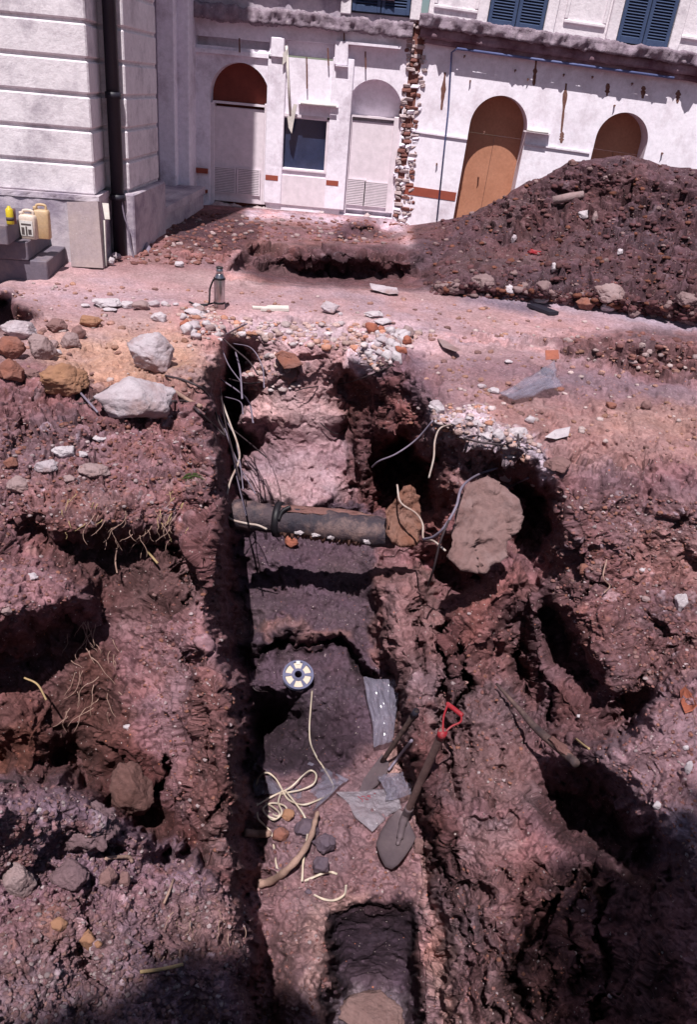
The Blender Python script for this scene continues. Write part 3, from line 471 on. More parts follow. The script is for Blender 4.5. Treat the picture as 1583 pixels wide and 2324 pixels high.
N2 = normals(P)[..., 2:3]; dust = np.clip((N2-.35)*1.7, 0, 1)*np.clip(rg, 0, 1)[..., None]; CC = CC*(1-.20*np.clip(rg, 0, 1)[..., None])*(1+dust*np.array([.50, .56, .56]))
b2 = np.clip(fbm(P32, 1.7, 4, 91, .6), -1, 1)[..., None]; mC = CC.mean(-1, keepdims=True); CC = CC*(1-.4*np.clip(b2, 0, 1))+mC*np.array([1.28, .95, .78])*.4*np.clip(b2, 0, 1); CC = CC*(1-.4*np.clip(-b2, 0, 1))+mC*np.array([1.08, .93, 1.0])*.4*np.clip(-b2, 0, 1)
blot = np.clip(fbm(P32, 2.6, 4, 55, .6)*1.1, -.5, .8)[..., None]*np.clip(rg, .25, 1)[..., None]; redd = np.array([.30, .10, .055]); CC = np.where(blot > 0, CC*(1-blot*.35)+redd*CC.mean(-1, keepdims=True)*6*blot*.35, CC*(1+blot*.25))
# skirts: behind the ridge, sides and towards the photographer's feet
def grid_faces(a, b, off=0):
    i, j = np.meshgrid(np.arange(a-1), np.arange(b-1), indexing='ij'); k = off+i*b+j; return np.stack([k, k+b, k+b+1, k+1], -1).reshape(-1, 4)
def ext(Pg, Cg, axis, first, newpts):
    """add one row/column of points outside the grid"""
    sl = [slice(None)]*2; sl[axis] = slice(0, 1) if first else slice(-1, None); c = Cg[tuple(sl)]
    nP = np.expand_dims(newpts, axis)
    return (np.concatenate([nP, Pg], axis), np.concatenate([c, Cg], axis)) if first else (np.concatenate([Pg, nP], axis), np.concatenate([Cg, c], axis))
e = P[0].copy(); e[:, 1] = np.minimum(e[:, 1]+.5, 13.44); e[:, 2] = np.minimum(e[:, 2]-.35, -.02); P, CC = ext(P, CC, 0, True, e)
e = e.copy(); e[:, 1] = np.maximum(e[:, 1], 13.46)+.01; e[:, 2] = -.3; P, CC = ext(P, CC, 0, True, e)
e = e.copy(); e[:, 1] = 60; e[:, 0] *= 5; P, CC = ext(P, CC, 0, True, e)
e = P[-1].copy(); e[:, 1] = np.minimum(e[:, 1]-.25, .35); e[:, 2] = np.maximum(e[:, 2]+.4, -.4); P, CC = ext(P, CC, 0, False, e)
e = e.copy(); e[:, 1] = .12; e[:, 2] = 0.0; P, CC = ext(P, CC, 0, False, e)
e = e.copy(); e[:, 1] = -40; e[:, 0] *= 30; P, CC = ext(P, CC, 0, False, e)
e = P[:, 0].copy(); e[:, 0] -= .6; e[:, 2] = e[:, 2]*.5; P, CC = ext(P, CC, 1, True, e); e = e.copy(); e[:, 0] -= 60; e[:, 2] = 0; P, CC = ext(P, CC, 1, True, e)
e = P[:, -1].copy(); e[:, 0] += .6; e[:, 2] = e[:, 2]*.5; P, CC = ext(P, CC, 1, False, e); e = e.copy(); e[:, 0] += 60; e[:, 2] = 0; P, CC = ext(P, CC, 1, False, e)
def grid_mesh(name, P, CC, mt):
    a, b = P.shape[:2]; Fq = grid_faces(a, b); me = bpy.data.meshes.new(name); nv = a*b; nf = len(Fq)
    me.vertices.add(nv); me.vertices.foreach_set('co', P.astype(np.float32).ravel()); me.loops.add(nf*4); me.loops.foreach_set('vertex_index', Fq.astype(np.int32).ravel())
    me.polygons.add(nf); me.polygons.foreach_set('loop_start', np.arange(0, nf*4, 4, dtype=np.int32)); me.polygons.foreach_set('loop_total', np.full(nf, 4, np.int32)); me.update(calc_edges=True)
    me.polygons.foreach_set('use_smooth', np.ones(nf, bool))
    at = me.color_attributes.new('Col', 'FLOAT_COLOR', 'POINT'); at.data.foreach_set('color', np.concatenate([np.clip(CC*np.array([.95, .90, 1.06]), .01, .9), np.ones(CC.shape[:2]+(1,))], -1).astype(np.float32).ravel())
    me.materials.append(mt); me.update(); o = bpy.data.objects.new(name, me); COL.objects.link(o); return o
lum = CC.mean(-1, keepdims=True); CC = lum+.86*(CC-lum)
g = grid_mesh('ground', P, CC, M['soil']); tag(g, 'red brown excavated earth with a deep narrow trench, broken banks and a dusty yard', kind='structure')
Q = P[::3, ::3]; BV = BVHTree.FromPolygons([tuple(v) for v in Q.reshape(-1, 3)], [tuple(f) for f in grid_faces(*Q.shape[:2])])
def hit(px, py, off=0.):
    d = Vector(rays(px, py)); d.normalize(); r = BV.ray_cast(Vector(CAM), d)
    p = np.array(r[0]) if r[0] is not None else atz(px, py, 0); return p+np.array([0, 0, off])
def drop(x, y, z0=3.):
    r = BV.ray_cast(Vector((x, y, z0)), Vector((0, 0, -1))); return r[0].z if r[0] is not None else 0.
def dep(p): return float((np.array(p)-CAM)@Fv)

# ================================================================ SMALL SHAPE HELPERS
def ico(sub):
    import bmesh
    bm = bmesh.new(); bmesh.ops.create_icosphere(bm, subdivisions=sub, radius=1); V = np.array([v.co[:] for v in bm.verts]); Fc = [[v.index for v in f.verts] for f in bm.faces]; bm.free(); return V, Fc
ICO = {k: ico(k) for k in (2, 3, 4, 5)}
def rockshape(size, seed, sub=4, planes=11, rough=.05, sharp=.16, top=None):
    """broken angular stone with half-sizes size, resting shape centred on 0"""
    r_ = np.random.RandomState(seed); V, Fc = ICO[sub]; k_ = planes+5
    N = r_.normal(size=(k_, 3)); 
    for _ in range(6):
        N /= np.linalg.norm(N, axis=1)[:, None]; df = N[:, None]-N[None]; dd_ = (df**2).sum(-1)+.05; N = N+.06*(df/dd_[..., None]).sum(1)
    N /= np.linalg.norm(N, axis=1)[:, None]; dd = .68+.34*r_.rand(k_)
    c = V@N.T; c = np.where(c > .12, dd/np.maximum(c, .12), 9); r = np.minimum(c.min(1), 1.35)
    P_ = V*r[:, None]; nz = fbm(P_+seed*3.7, 2.6, 5, seed, .62)*rough*1.3-np.abs(fbm(P_+seed, 6., 3, seed+5))*rough*.9
    P_ = P_*(1+nz[:, None]); a = r_.rand()*6.28; ca, sa = math.cos(a), math.sin(a); P_ = P_@np.array([[ca, -sa, 0], [sa, ca, 0], [0, 0, 1]])
    P_ = P_/np.abs(P_).max(0); return P_*np.array(size), Fc
def rot(P_, ax, ang):
    return np.asarray(P_)@np.array(Matrix.Rotation(ang, 3, ax)).T
def rock(name, px, py, wpx, hpx, mt, label=None, cat='stone', group=None, seed=1, dp=.8, sub=4, rough=.05, tilt=0., sink=.3, planes=11, sharp=.16, p=None):
    """stone whose silhouette is about wpx x hpx on the sheet with its foot at (px, py)"""
    p = hit(px, py) if p is None else np.array(p); k = dep(p)/F0; w_ = wpx*k/2; h_ = hpx*k/2
    rough = rough*1.15; sub = 5 if wpx > 44 else sub
    Vr, Fc = rockshape((w_, w_*dp, h_), seed, sub, planes, rough, sharp)
    Vr = rot(Vr, 'Y', tilt); V = Vr+p+np.array([0, w_*dp*.4, h_*(1-sink)])
    o = mesh(name, V, Fc, mt, None, True); 
    return tag(o, label, cat, group)
def noisybar(mb, fr, u0, u1, v0, v1, w0, w1, n, m_, amp, f, seed=1, mi=0):
    """long ragged bar along u, cross-section rectangle v x w"""
    V = []; per = []
    for k in range(m_):
        t_ = k/m_*4; s_ = int(t_); x = t_-s_; per.append([(x, 0), (1, x), (1-x, 1), (0, 1-x)][s_])
    us = np.linspace(u0, u1, n); A_ = np.array([[(u, v0+(v1-v0)*b, w0+(w1-w0)*a) for a, b in per] for u in us]); c = np.array([0, (v0+v1)/2, (w0+w1)/2])
    nz = (fbm(A_+seed, f, 4, seed, .6)*amp)[..., None]; dv = A_-c; dv[..., 0] = 0; dv /= np.linalg.norm(dv, axis=-1, keepdims=True)+1e-9; A_ = A_+dv*nz
    V = [fr(*a) for a in A_.reshape(-1, 3)]; Fc = [(i*m_+k, i*m_+(k+1) % m_, (i+1)*m_+(k+1) % m_, (i+1)*m_+k) for i in range(n-1) for k in range(m_)]+[tuple(range(m_))[::-1], tuple((n-1)*m_+k for k in range(m_))]
    mb.add(V, Fc, mi); return mb
from mathutils.geometry import tessellate_polygon
def panel(mb, fr, outer, holes, w0, w1, mi=0):
    """flat wall from w0 (back) to w1 (front) with openings"""
    loops = [outer]+holes; flat = [p for l in loops for p in l]; tr = tessellate_polygon([[Vector((a, b, 0)) for a, b in l] for l in loops]); n_ = len(flat)
    V = [fr(a, b, w1) for a, b in flat]+[fr(a, b, w0) for a, b in flat]; Fc = [t_ for t_ in tr]+[tuple(i+n_ for i in t_[::-1]) for t_ in tr]; k = 0
    for l in loops:
        for i in range(len(l)): a = k+i; b = k+(i+1) % len(l); Fc.append((a, b, b+n_, a+n_))
        k += len(l)
    mb.add(V, Fc, mi); return mb
def arch(u0, u1, v0, vtop, n=20):
    r_ = (u1-u0)/2; c = (u0+u1)/2; vs = vtop-r_
    return [(u0, v0)]+[(c-r_*math.cos(math.pi*k/n), vs+r_*math.sin(math.pi*k/n)) for k in range(n+1)]+[(u1, v0)]
# ---------------------------------------------------------------- more materials
M['plaster'] = mat('white_plaster', (.85, .79, .87), .85, col2=(.78, .71, .80), nscale=1.6, bump=.25, bscale=25, dirt=(.42, .34, .40), dscale=1.3)
M['plasterB'] = mat('bright_plaster', (.88, .82, .90), .85, col2=(.82, .75, .84), nscale=1.2, bump=.2, bscale=25, dirt=(.58, .49, .55), dscale=1.6)
M['door_white'] = mat('painted_door', (.72, .63, .68), .6, col2=(.67, .58, .64), nscale=1.2, bump=.05)
M['stone_wall'] = mat('stone_wall', (.76, .70, .74), .9, col2=(.66, .60, .64), nscale=1.8, bump=.45, bscale=22, dirt=(.27, .22, .27), dscale=1.5)
M['plinth'] = mat('stained_plinth', (.58, .50, .54), .9, col2=(.34, .29, .36), nscale=2.4, bump=.5, bscale=18, dirt=(.16, .12, .18), dscale=2.3)
M['grey_cement'] = mat('grey_cement', (.34, .27, .32), .95, col2=(.18, .13, .17), nscale=9, bump=.9, bscale=30, speck=[(30., .35, (.5, .42, .45))])
M['cornice'] = mat('dark_cornice', (.13, .06, .085), .9, col2=(.35, .25, .3), nscale=4, bump=.5)
M['redpaint'] = mat('red_paint', (.30, .07, .045), .7, col2=(.26, .06, .04), bump=.1)
M['tymp'] = mat('red_brown_board', (.22, .045, .03), .6, bump=.1)
M['ply'] = mat('plywood', (.44, .20, .125), .7, col2=(.38, .165, .10), nscale=3, bump=.08)
M['scar_brick'] = mat('old_brick', (.24, .10, .08), .95, col2=(.18, .08, .075), nscale=8, bump=.6)
M['brick'] = mat('brick', (.36, .12, .075), .95, col2=(.26, .09, .07), nscale=8, bump=.6)
M['brick_pale'] = mat('brick_mortar', (.52, .42, .43), .95, col2=(.34, .24, .24), nscale=9, bump=.7)
M['brick_dark'] = mat('brick_dark', (.10, .05, .06), .95, bump=.5)
M['blue'] = mat('blue_shutter', (.035, .055, .12), .6, col2=(.045, .07, .14), bump=.1)
M['bluepipe'] = mat('blue_pipe', (.12, .14, .30), .55, bump=.05)
M['glass'] = mat('dark_window_glass', (.03, .04, .085), .08, spec=.6, bump=0)
M['pane'] = mat('pale_glass', (.30, .38, .42), .15, spec=.6, bump=0)
M['drain'] = mat('dark_downpipe', (.025, .022, .035), .5, bump=.1)
M['slot'] = mat('vent_slot', (.16, .13, .16), .9, bump=0)
M['darkstone'] = mat('dark_stone_step', (.11, .09, .12), .75, col2=(.16, .135, .17), nscale=2, bump=.25, dirt=(.24, .18, .19), dscale=3.)
M['slabstone'] = mat('grey_pink_slab', (.30, .235, .255), .85, col2=(.36, .28, .27), nscale=2.5, bump=.3, speck=[(60., .3, (.42, .36, .37))])
M['whiteboard'] = mat('white_board', (.66, .60, .56), .8, bump=.1)
M['whitechip'] = mat('pale_concrete', (.58, .51, .54), .95, col2=(.44, .37, .41), nscale=14, bump=.8, bscale=60)
M['concrete'] = mat('rough_concrete', (.50, .43, .47), .95, col2=(.36, .27, .30), nscale=6, bump=1., bscale=30, dirt=(.27, .15, .13), dscale=3.5, speck=[(42., .35, (.55, .48, .5))])
M['blockrock'] = mat('dusty_block', (.235, .145, .14), .95, col2=(.185, .10, .095), nscale=5, bump=1., bscale=30, dirt=(.29, .20, .20), dscale=3.)
M['rustclod'] = mat('rusty_clod', (.25, .135, .11), .98, col2=(.20, .075, .045), nscale=5, bump=1., bscale=45)
M['darkclod'] = mat('dark_clod', (.12, .055, .048), .95, col2=(.17, .09, .085), nscale=4, bump=.8, bscale=35)
M['pinkrock'] = mat('pinkish_concrete', (.33, .235, .24), .95, col2=(.26, .17, .17), nscale=7, bump=.8, bscale=35, dirt=(.22, .12, .11), dscale=4)
M['redrock'] = mat('red_stone', (.26, .10, .07), .95, col2=(.20, .10, .09), nscale=8, bump=.7, bscale=35)
M['orangerock'] = mat('ochre_clay', (.33, .17, .10), .95, col2=(.26, .13, .09), nscale=6, bump=.7, bscale=35)
M['brownrock'] = mat('brown_stone', (.23, .13, .125), .95, col2=(.17, .09, .09), nscale=6, bump=.7, bscale=35)
M['moundrock'] = mat('dusty_stone', (.26, .18, .18), .95, col2=(.17, .10, .11), nscale=7, bump=.7, bscale=30)
M['clod'] = mat('soil_clod', (.24, .125, .115), .98, col2=(.19, .09, .085), nscale=9, bump=1., bscale=55, dirt=(.30, .17, .15), dscale=6, spec=.1)
M['greyclod'] = mat('grey_soil_clod', (.25, .16, .175), .98, col2=(.20, .12, .14), nscale=9, bump=1., bscale=60, spec=.1)
M['bluestone'] = mat('dark_blue_stone', (.085, .06, .085), .7, col2=(.12, .08, .10), nscale=10, bump=.4)
M['pipe'] = mat('tarred_pipe', (.022, .018, .03), .6, col2=(.07, .045, .055), nscale=8, bump=1., bscale=16, dirt=(.24, .15, .14), dscale=5, spec=.4)
M['rust'] = mat('rusty_crust', (.15, .06, .045), .95, col2=(.24, .13, .11), nscale=16, bump=1.)
M['black'] = mat('black_rubber', (.012, .01, .014), .5, bump=.1)
M['cable_w'] = mat('dusty_white_cable', (.44, .37, .34), .6, col2=(.30, .20, .17), nscale=12, bump=.1)
M['cable_d'] = mat('dark_wire', (.045, .03, .035), .6, bump=.1)
M['cable_g'] = mat('grey_wire', (.22, .18, .24), .5, bump=.1)
M['steel'] = mat('brushed_steel', (.55, .5, .52), .28, metal=1., bump=.05)
M['steel_dark'] = mat('dark_lid', (.03, .028, .03), .4, bump=0)
M['jug'] = mat('yellowed_jug', (.50, .36, .23), .5, col2=(.55, .36, .18), bump=.05)
M['jug_white'] = mat('cream_jug', (.66, .54, .46), .5, bump=.05)
M['paper'] = mat('white_label', (.7, .66, .64), .8, bump=0)
M['ink'] = mat('dark_ink', (.09, .07, .07), .8, bump=0)
M['yellow'] = mat('yellow_can', (.62, .47, .03), .4, bump=0)
M['reelblue'] = mat('blue_grey_reel', (.10, .10, .19), .45, bump=.05)
M['tape'] = mat('yellowed_tape', (.56, .44, .34), .5, col2=(.50, .44, .38), nscale=14, bump=0)
M['spade'] = mat('dusty_spade_steel', (.11, .08, .095), .6, metal=.15, col2=(.15, .11, .12), nscale=5, bump=.15)
M['wood'] = mat('worn_wood', (.20, .12, .115), .8, col2=(.13, .075, .075), nscale=12, bump=.4)
M['redhandle'] = mat('red_handle', (.30, .018, .028), .5, bump=.2, dirt=(.22, .09, .09), dscale=14)
M['root'] = mat('pale_root', (.36, .23, .19), .9, col2=(.26, .16, .13), nscale=14, bump=.5)
M['straw'] = mat('dry_grass', (.40, .28, .15), .9, bump=.1)
M['green'] = mat('green_blade', (.10, .14, .05), .6, bump=.1)
M['rod'] = mat('blackened_pole', (.045, .03, .035), .7, col2=(.16, .10, .09), nscale=11, bump=.6)
M['leafy'] = mat('dry_leaf', (.34, .10, .06), .8, bump=.3)
M['redink'] = mat('red_marker', (.35, .04, .06), .6, bump=0)
def plastic(name, col, a):
    mt = mat(name, col, .12, alpha=a, bump=.0, spec=.9); b = mt.node_tree.nodes['Principled BSDF']; b.inputs['Coat Weight'].default_value = .6; b.inputs['Coat Roughness'].default_value = .05; return mt
M['bag'] = plastic('clear_plastic', (.30, .27, .36), .42); M['bag2'] = plastic('milky_plastic', (.36, .31, .36), .6)
# ================================================================ MAIN BUILDING
YF = 13.5; tB = rad(2.5)
def frA(u, v, w_): return (u, YF-w_, v)
def frB(u, v, w_): return (.6+u*math.cos(tB)+v*math.sin(tB), YF-w_, -u*math.sin(tB)+v*math.cos(tB))
def uvA(px, py, w_=0.): p = aty(px, py, YF-w_); return p[0], p[2]
def uvB(px, py, w_=0.): p = aty(px, py, YF-w_); x = p[0]-.6; return x*math.cos(tB)-p[2]*math.sin(tB), x*math.sin(tB)+p[2]*math.cos(tB)
bld = thing('arcade_building', 'long white plastered building with arched doorways, a torn brick scar and blue shutters above', 'building', (0, YF, 0))
def bx(mb, fr, uv, x0, y0, x1, y1, w0, w1, b=0., mi=0):
    a = uv(x0, y0, w1); c = uv(x1, y1, w1); return mb.box(fr, a[0], c[0], c[1], a[1], w0, w1, mi, b)
def rect(uv, x0, y0, x1, y1):
    a = uv(x0, y0); c = uv(x1, y1); return [(a[0], c[1]), (a[0], a[1]), (c[0], a[1]), (c[0], c[1])]
a1 = (uvA(476, 300)[0], uvA(609, 300)[0]); a2 = (uvA(783, 300)[0], uvA(909, 300)[0])
W1 = arch(a1[0], a1[1], uvA(540, 468)[1]-.05, uvA(542, 142)[1]); W2 = arch(a2[0], a2[1], uvA(840, 485)[1]-.05, uvA(848, 180)[1])
win = rect(uvA, 633, 266, 747, 390)
uL = -6.5; uR = uvA(914, 300)[0]
mb = MB(); ledgeA = uvA(680, 60)[1]
panel(mb, frA, [(uL, -.4), (uL, ledgeA), (uR, ledgeA), (uR, -.4)], [W1, W2, win, rect(uvA, 437, 80, 612, 116), rect(uvA, 646, 90, 761, 140)], -.32, 0); mb.build('wall', M['plaster'], bld)
mb = MB(); bx(mb, frA, uvA, 420, 70, 925, 150, -.40, -.20); mb.build('recess_panel', M['plaster'], bld)
mb = MB(); mb.box(frA, uL, uR, ledgeA+.10, 8.5, -.35, -.03); mb.build('upper_wall', M['plinth'], bld)
mb = MB(); noisybar(mb, frA, uL, uR, ledgeA-.02, ledgeA+.16, -.1, .16, 420, 20, .05, 7.); noisybar(mb, frA, uL, uR-.3, ledgeA+.42, ledgeA+.5, -.1, .08, 300, 12, .03, 6., 5); each(mb, 'broken_ledge', M['grey_cement'], bld, True)
mb = MB()
for x0, y0, x1, y1, w_ in ((609, 122, 637, 464, .05), (757, 130, 780, 478, .05), (616, 84, 644, 132, .10), (762, 92, 789, 150, .10)): bx(mb, frA, uvA, x0, y0, x1, y1, -.05, w_, .01)
each(mb, 'pilaster', M['plaster'], bld)
mb = MB(); bx(mb, frA, uvA, 432, 117, 615, 124, -.05, .05); bx(mb, frA, uvA, 612, 126, 645, 131, -.05, .07); bx(mb, frA, uvA, 762, 148, 790, 153, -.05, .13); bx(mb, frA, uvA, 791, 95, 910, 112, -.05, .14); each(mb, 'string_course', M['plaster'], bld)
def arch_door(uvs, fr, ar, tyc, transom_y, door, vents, tmat, nm='doorway'):
    x0, y0, x1, y1 = door; u0 = ar[0][0]; u1 = ar[-1][0]; mb = MB(); panel(mb, fr, [(a-.0, b) for a, b in ar], [], -.30, -.26); d = mb.build('arched_doorway', tmat, bld)
    mb = MB(); bx(mb, fr, uvs, x0, y0, x1, y1, -.25, -.12, .01); fr_ = uvs(x0, y0, -.12); mb.build('door_panel', M['door_white'], d)
    mb = MB(); bx(mb, fr, uvs, x0-2, transom_y, x1+2, transom_y+9, -.25, -.08, .008); bx(mb, fr, uvs, x0-7, transom_y, x0+2, y1, -.25, -.07, .008); bx(mb, fr, uvs, x1-2, transom_y+4, x1+8, y1, -.25, -.07, .008); mb.build('door_frame', M['door_white'], d)
    for vx0, vy0, vx1, vy1 in vents:
        mb = MB(); bx(mb, fr, uvs, vx0, vy0, vx1, vy1, -.118, -.11); v = mb.build('vent', M['slot'], d); mb = MB(); a = uvs(vx0, vy0, -.1); c = uvs(vx1, vy1, -.1); nn = 15
        for i in range(nn+1):
            vvv = c[1]+(a[1]-c[1])*i/nn; mb.box(fr, a[0], c[0], vvv-.008, vvv+.008, -.115, -.09)
        mb.box(fr, a[0]-.02, a[0], c[1]-.01, a[1]+.01, -.12, -.085); mb.box(fr, c[0], c[0]+.02, c[1]-.01, a[1]+.01, -.12, -.085); mb.build('louvre', M['door_white'], v)
arch_door(uvA, frA, W1, None, 232, (484, 240, 603, 466), [(488, 379, 532, 439), (541, 383, 587, 444)], M['tymp'])
arch_door(uvA, frA, W2, None, 262, (782, 271, 898, 486), [(779, 405, 824, 466), (831, 413, 876, 471)], M['plaster'])
mb = MB(); bx(mb, frA, uvA, 633, 266, 747, 390, -.14, -.10); wn = mb.build('window', M['glass'], bld)
mb = MB()
for b_ in ((629, 384, 749, 393), (629, 262, 636, 390), (743, 266, 750, 393), (629, 262, 749, 268)): bx(mb, frA, uvA, *b_, -.12, .03, .004)
mb.build('window_frame', M['door_white'], wn)
mb = MB(); bx(mb, frA, uvA, 636, 396, 742, 474, -.02, .025, .005); mb.build('sill_panel', M['door_white'], bld)
mb = MB()
for b_ in ((430, 380, 471, 395), (449, 430, 470, 439), (603, 397, 631, 411), (741, 409, 768, 423)): bx(mb, frA, uvA, *b_, -.02, .055)
each(mb, 'dado_stripe', M['redpaint'], bld)
def wall_lamp(fr, uvs, x0, y0, x1, y1):
    mb = MB(); bx(mb, fr, uvs, x0, y0, x1, y1, 0.0, .10, .01); l = mb.build('wall_lamp', M['door_white'], bld); a = uvs(x0, y1, .14); c = uvs(x1, y1, .14); mb = MB(); mb.tube([fr(a[0]+.03, c[1]+.02, .13), fr(c[0]-.03, c[1]+.02, .13)], .016, 8); mb.build('lamp_tube', M['paper'], l, True)
wall_lamp(frA, uvA, 677, 235, 768, 246); wall_lamp(frB, uvB, 1190, 298, 1250, 307)
# torn grey pipe and hanging plaster strip
mb = MB(); mb.tube([frA(*uvA(652, 105), .08), frA(*uvA(656, 180), .08), frA(*uvA(661, 262), .09)], .02, 8); mb.build('hanging_conduit', M['whiteboard'], bld, True)
mb = MB(); ptsx = [(669, 236), (676, 238), (668, 280), (664, 303), (657, 290), (654, 266), (660, 262)]; panel(mb, frA, [uvA(*p) for p in ptsx], [], .07, .10); ptsx = [(645, 122), (655, 112), (652, 140), (643, 150)]; panel(mb, frA, [uvA(*p) for p in ptsx], [], .08, .11); each(mb, 'torn_plaster', M['whiteboard'], bld)
mb = MB()
for q_ in ([(545, 88), (546, 120)], [(697, 131), (698, 202)], [(745, 110), (747, 150)], [(782, 60), (782, 118)], [(830, 118), (831, 158)]): mb.tube([frA(*uvA(*p), .05+.02*i) for i, p in enumerate(q_)], .011, 6)
each(mb, 'rusty_hanger', M['rust'], bld)
# section B
B0 = uvB(934, 300)[0]; B1 = 9.0; ledB = uvB(1270, 112)[1]
d1_ = arch(uvB(1064, 300)[0], uvB(1196, 300)[0], -.4, uvB(1138, 217)[1], 24); d2_ = arch(uvB(1349, 330)[0], uvB(1469, 330)[0], -.4, uvB(1412, 254)[1], 24)
mb = MB(); panel(mb, frB, [(B0, -.8), (B0, ledB), (B1, ledB), (B1, -.8)], [d1_, d2_], -.42, 0.004); mb.build('wall', M['plasterB'], bld)
for d_ in (d1_, d2_):
    mb = MB(); u0 = d_[0][0]; u1 = d_[-1][0]; um = u0+(u1-u0)*.52; vt = max(b for a, b in d_)
    vs = vt-.55; lo = [(a, min(b, vs)) for a, b in d_]; mb.box(frB, u0-.05, um-.003, -.8, vs, -.40, -.36); mb.box(frB, um+.003, u1+.05, -.8, vs, -.40, -.357); mb.box(frB, u0-.05, u1+.05, vs+.004, vt+.1, -.40, -.363)
    each(mb, 'plywood_board', M['ply'], bld)
mb = MB(); mb.box(frB, B0, B1, ledB+.05, 8.5, -.36, -.05); mb.build('upper_wall', M['stone_wall'], bld)
mb = MB(); noisybar(mb, frB, B0-.12, B1, ledB+.02, ledB+.17, -.15, .26, 620, 20, .045, 8., 3); mb.build('crumbling_cornice_top', M['grey_cement'], bld, True)
mb = MB(); noisybar(mb, frB, B0-.08, B1, ledB-.10, ledB+.03, -.1, .17, 300, 12, .016, 5., 9); noisybar(mb, frB, B0, B1, ledB-.17, ledB-.09, -.1, .09, 200, 12, .01, 5., 12); each(mb, 'cornice', M['cornice'], bld, True)
mb = MB(); mb.tube([frB(*uvB(1036, 112), .16), frB(*uvB(1523, 178), .16)], .018, 8)
mb.tube([frB(*uvB(1036, 112), .15), frB(*uvB(1025, 120), .08), frB(*uvB(1018, 250), .03), frB(*uvB(992, 500), .03)], .013, 8); mb.build('service_pipe', M['bluepipe'], bld, True)
mb = MB(); mb.box(frB, B0+.02, d1_[0][0]-.0, uvB(1000, 307)[1]-.012, uvB(1000, 307)[1]+.012, -.01, .03); mb.box(frB, d1_[-1][0], d2_[0][0]-.04, uvB(1265, 337)[1]-.012, uvB(1265, 337)[1]+.012, -.01, .03); each(mb, 'moulding', M['plaster'], bld)
mb = MB(); mb.box(frB, B0+.02, d1_[0][0]-.02, uvB(985, 450)[1]+.0, uvB(985, 450)[1]+.125, -.01, .012); each(mb, 'dado_stripe', M['redpaint'], bld)
mb = MB()
for x0, y0, y1 in ((1011, 165, 250), (1286, 190, 300), (1277, 300, 325), (1381, 190, 218), (1462, 196, 224), (1541, 205, 235), (1218, 135, 195)):
    a = uvB(x0, y0); c = uvB(x0-(y1-y0)*.1, y1); n_ = 9; rr = random.Random(x0); L1 = []; R1 = []
    for i in range(n_+1):
        t_ = i/n_; u = a[0]+(c[0]-a[0])*t_; v = a[1]+(c[1]-a[1])*t_; wd = .012+.035*rr.random()*math.sin(math.pi*t_*.9+.2); L1.append((u-wd, v)); R1.append((u+wd, v))
    panel(mb, frB, L1+R1[::-1], [], 0.003, .007)
each(mb, 'plaster_scar', M['rust'], bld)
mb = MB()
for x0, y0 in ((1068, 184), (1199, 180), (1395, 240), (1503, 348), (992, 372), (1055, 128), (1170, 160), (1280, 170), (1345, 175), (1435, 190), (1100, 300)):
    a = uvB(x0, y0); mb.tube([frB(a[0], a[1], -.01), frB(a[0], a[1], .05), frB(a[0]-.01, a[1]-.03, .055)], [.014, .012, .004], 6)
each(mb, 'wall_bracket', M['rust'], bld)
# blue shuttered windows of the upper floor
def shutter_win(fr, uvs, x0, x1, ybot, wz):
    a = uvs(x0, ybot, wz); c = uvs(x1, ybot, wz); u0, u1 = a[0], c[0]; v0 = (a[1]+c[1])/2; v1 = v0+2.2; mb = MB(); mb.box(fr, u0-.01, u1+.01, v0-.02, v1, wz-.02, wz+.005); wn_ = mb.build('shuttered_window', M['drain'], bld); um = (u0+u1)/2
    for a_, b_ in ((u0, um-.006), (um+.006, u1)):
        mb = MB(); mb.box(fr, a_, a_+.05, v0, v1, wz+.01, wz+.05, 0, .004); mb.box(fr, b_-.05, b_, v0, v1, wz+.01, wz+.05, 0, .004)
        for vv_ in (v0, v0+.85): mb.box(fr, a_+.051, b_-.051, vv_, vv_+.07, wz+.012, wz+.048)
        nn = int((v1-v0)/.036)
        for i in range(2, nn):
            v = v0+i*.036
            if abs(v-v0-.88) > .05: mb.add([fr(a_+.05, v, wz+.045), fr(b_-.05, v, wz+.045), fr(b_-.05, v+.026, wz+.015), fr(a_+.05, v+.026, wz+.015), fr(a_+.05, v-.005, wz+.04), fr(b_-.05, v-.005, wz+.04), fr(b_-.05, v+.021, wz+.01), fr(a_+.05, v+.021, wz+.01)], [(0, 1, 2, 3), (7, 6, 5, 4), (0, 4, 5, 1)])
        mb.build('shutter', M['blue'], wn_)
    mb = MB(); mb.box(fr, u0-.16, u0-.012, v0-.05, v1, wz-.03, wz+.07, 0, .01); mb.box(fr, u1+.012, u1+.16, v0-.05, v1, wz-.03, wz+.07, 0, .01); each(mb, 'window_surround', M['stone_wall'], wn_)
shutter_win(frB, uvB, 1104, 1231, 66, -.04); shutter_win(frB, uvB, 1396, 1514, 103, -.04); shutter_win(frA, uvA, 799, 930, 31, -.02)
mb = MB()
for x0, x1, y in ((985, 1085, 22), (1280, 1375, 55), (1540, 1620, 88)):
    a = uvB(x0, y); c = uvB(x1, y+10); mb.box(frB, a[0], c[0], c[1], c[1]+.045, -.055, -.01, 0, .01); mb.box(frB, a[0], a[0]+.045, c[1]+.05, c[1]+2, -.055, -.01, 0, .01); mb.box(frB, c[0]-.045, c[0], c[1]+.05, c[1]+2, -.055, -.01, 0, .01)
each(mb, 'panel_moulding', M['stone_wall'], bld)
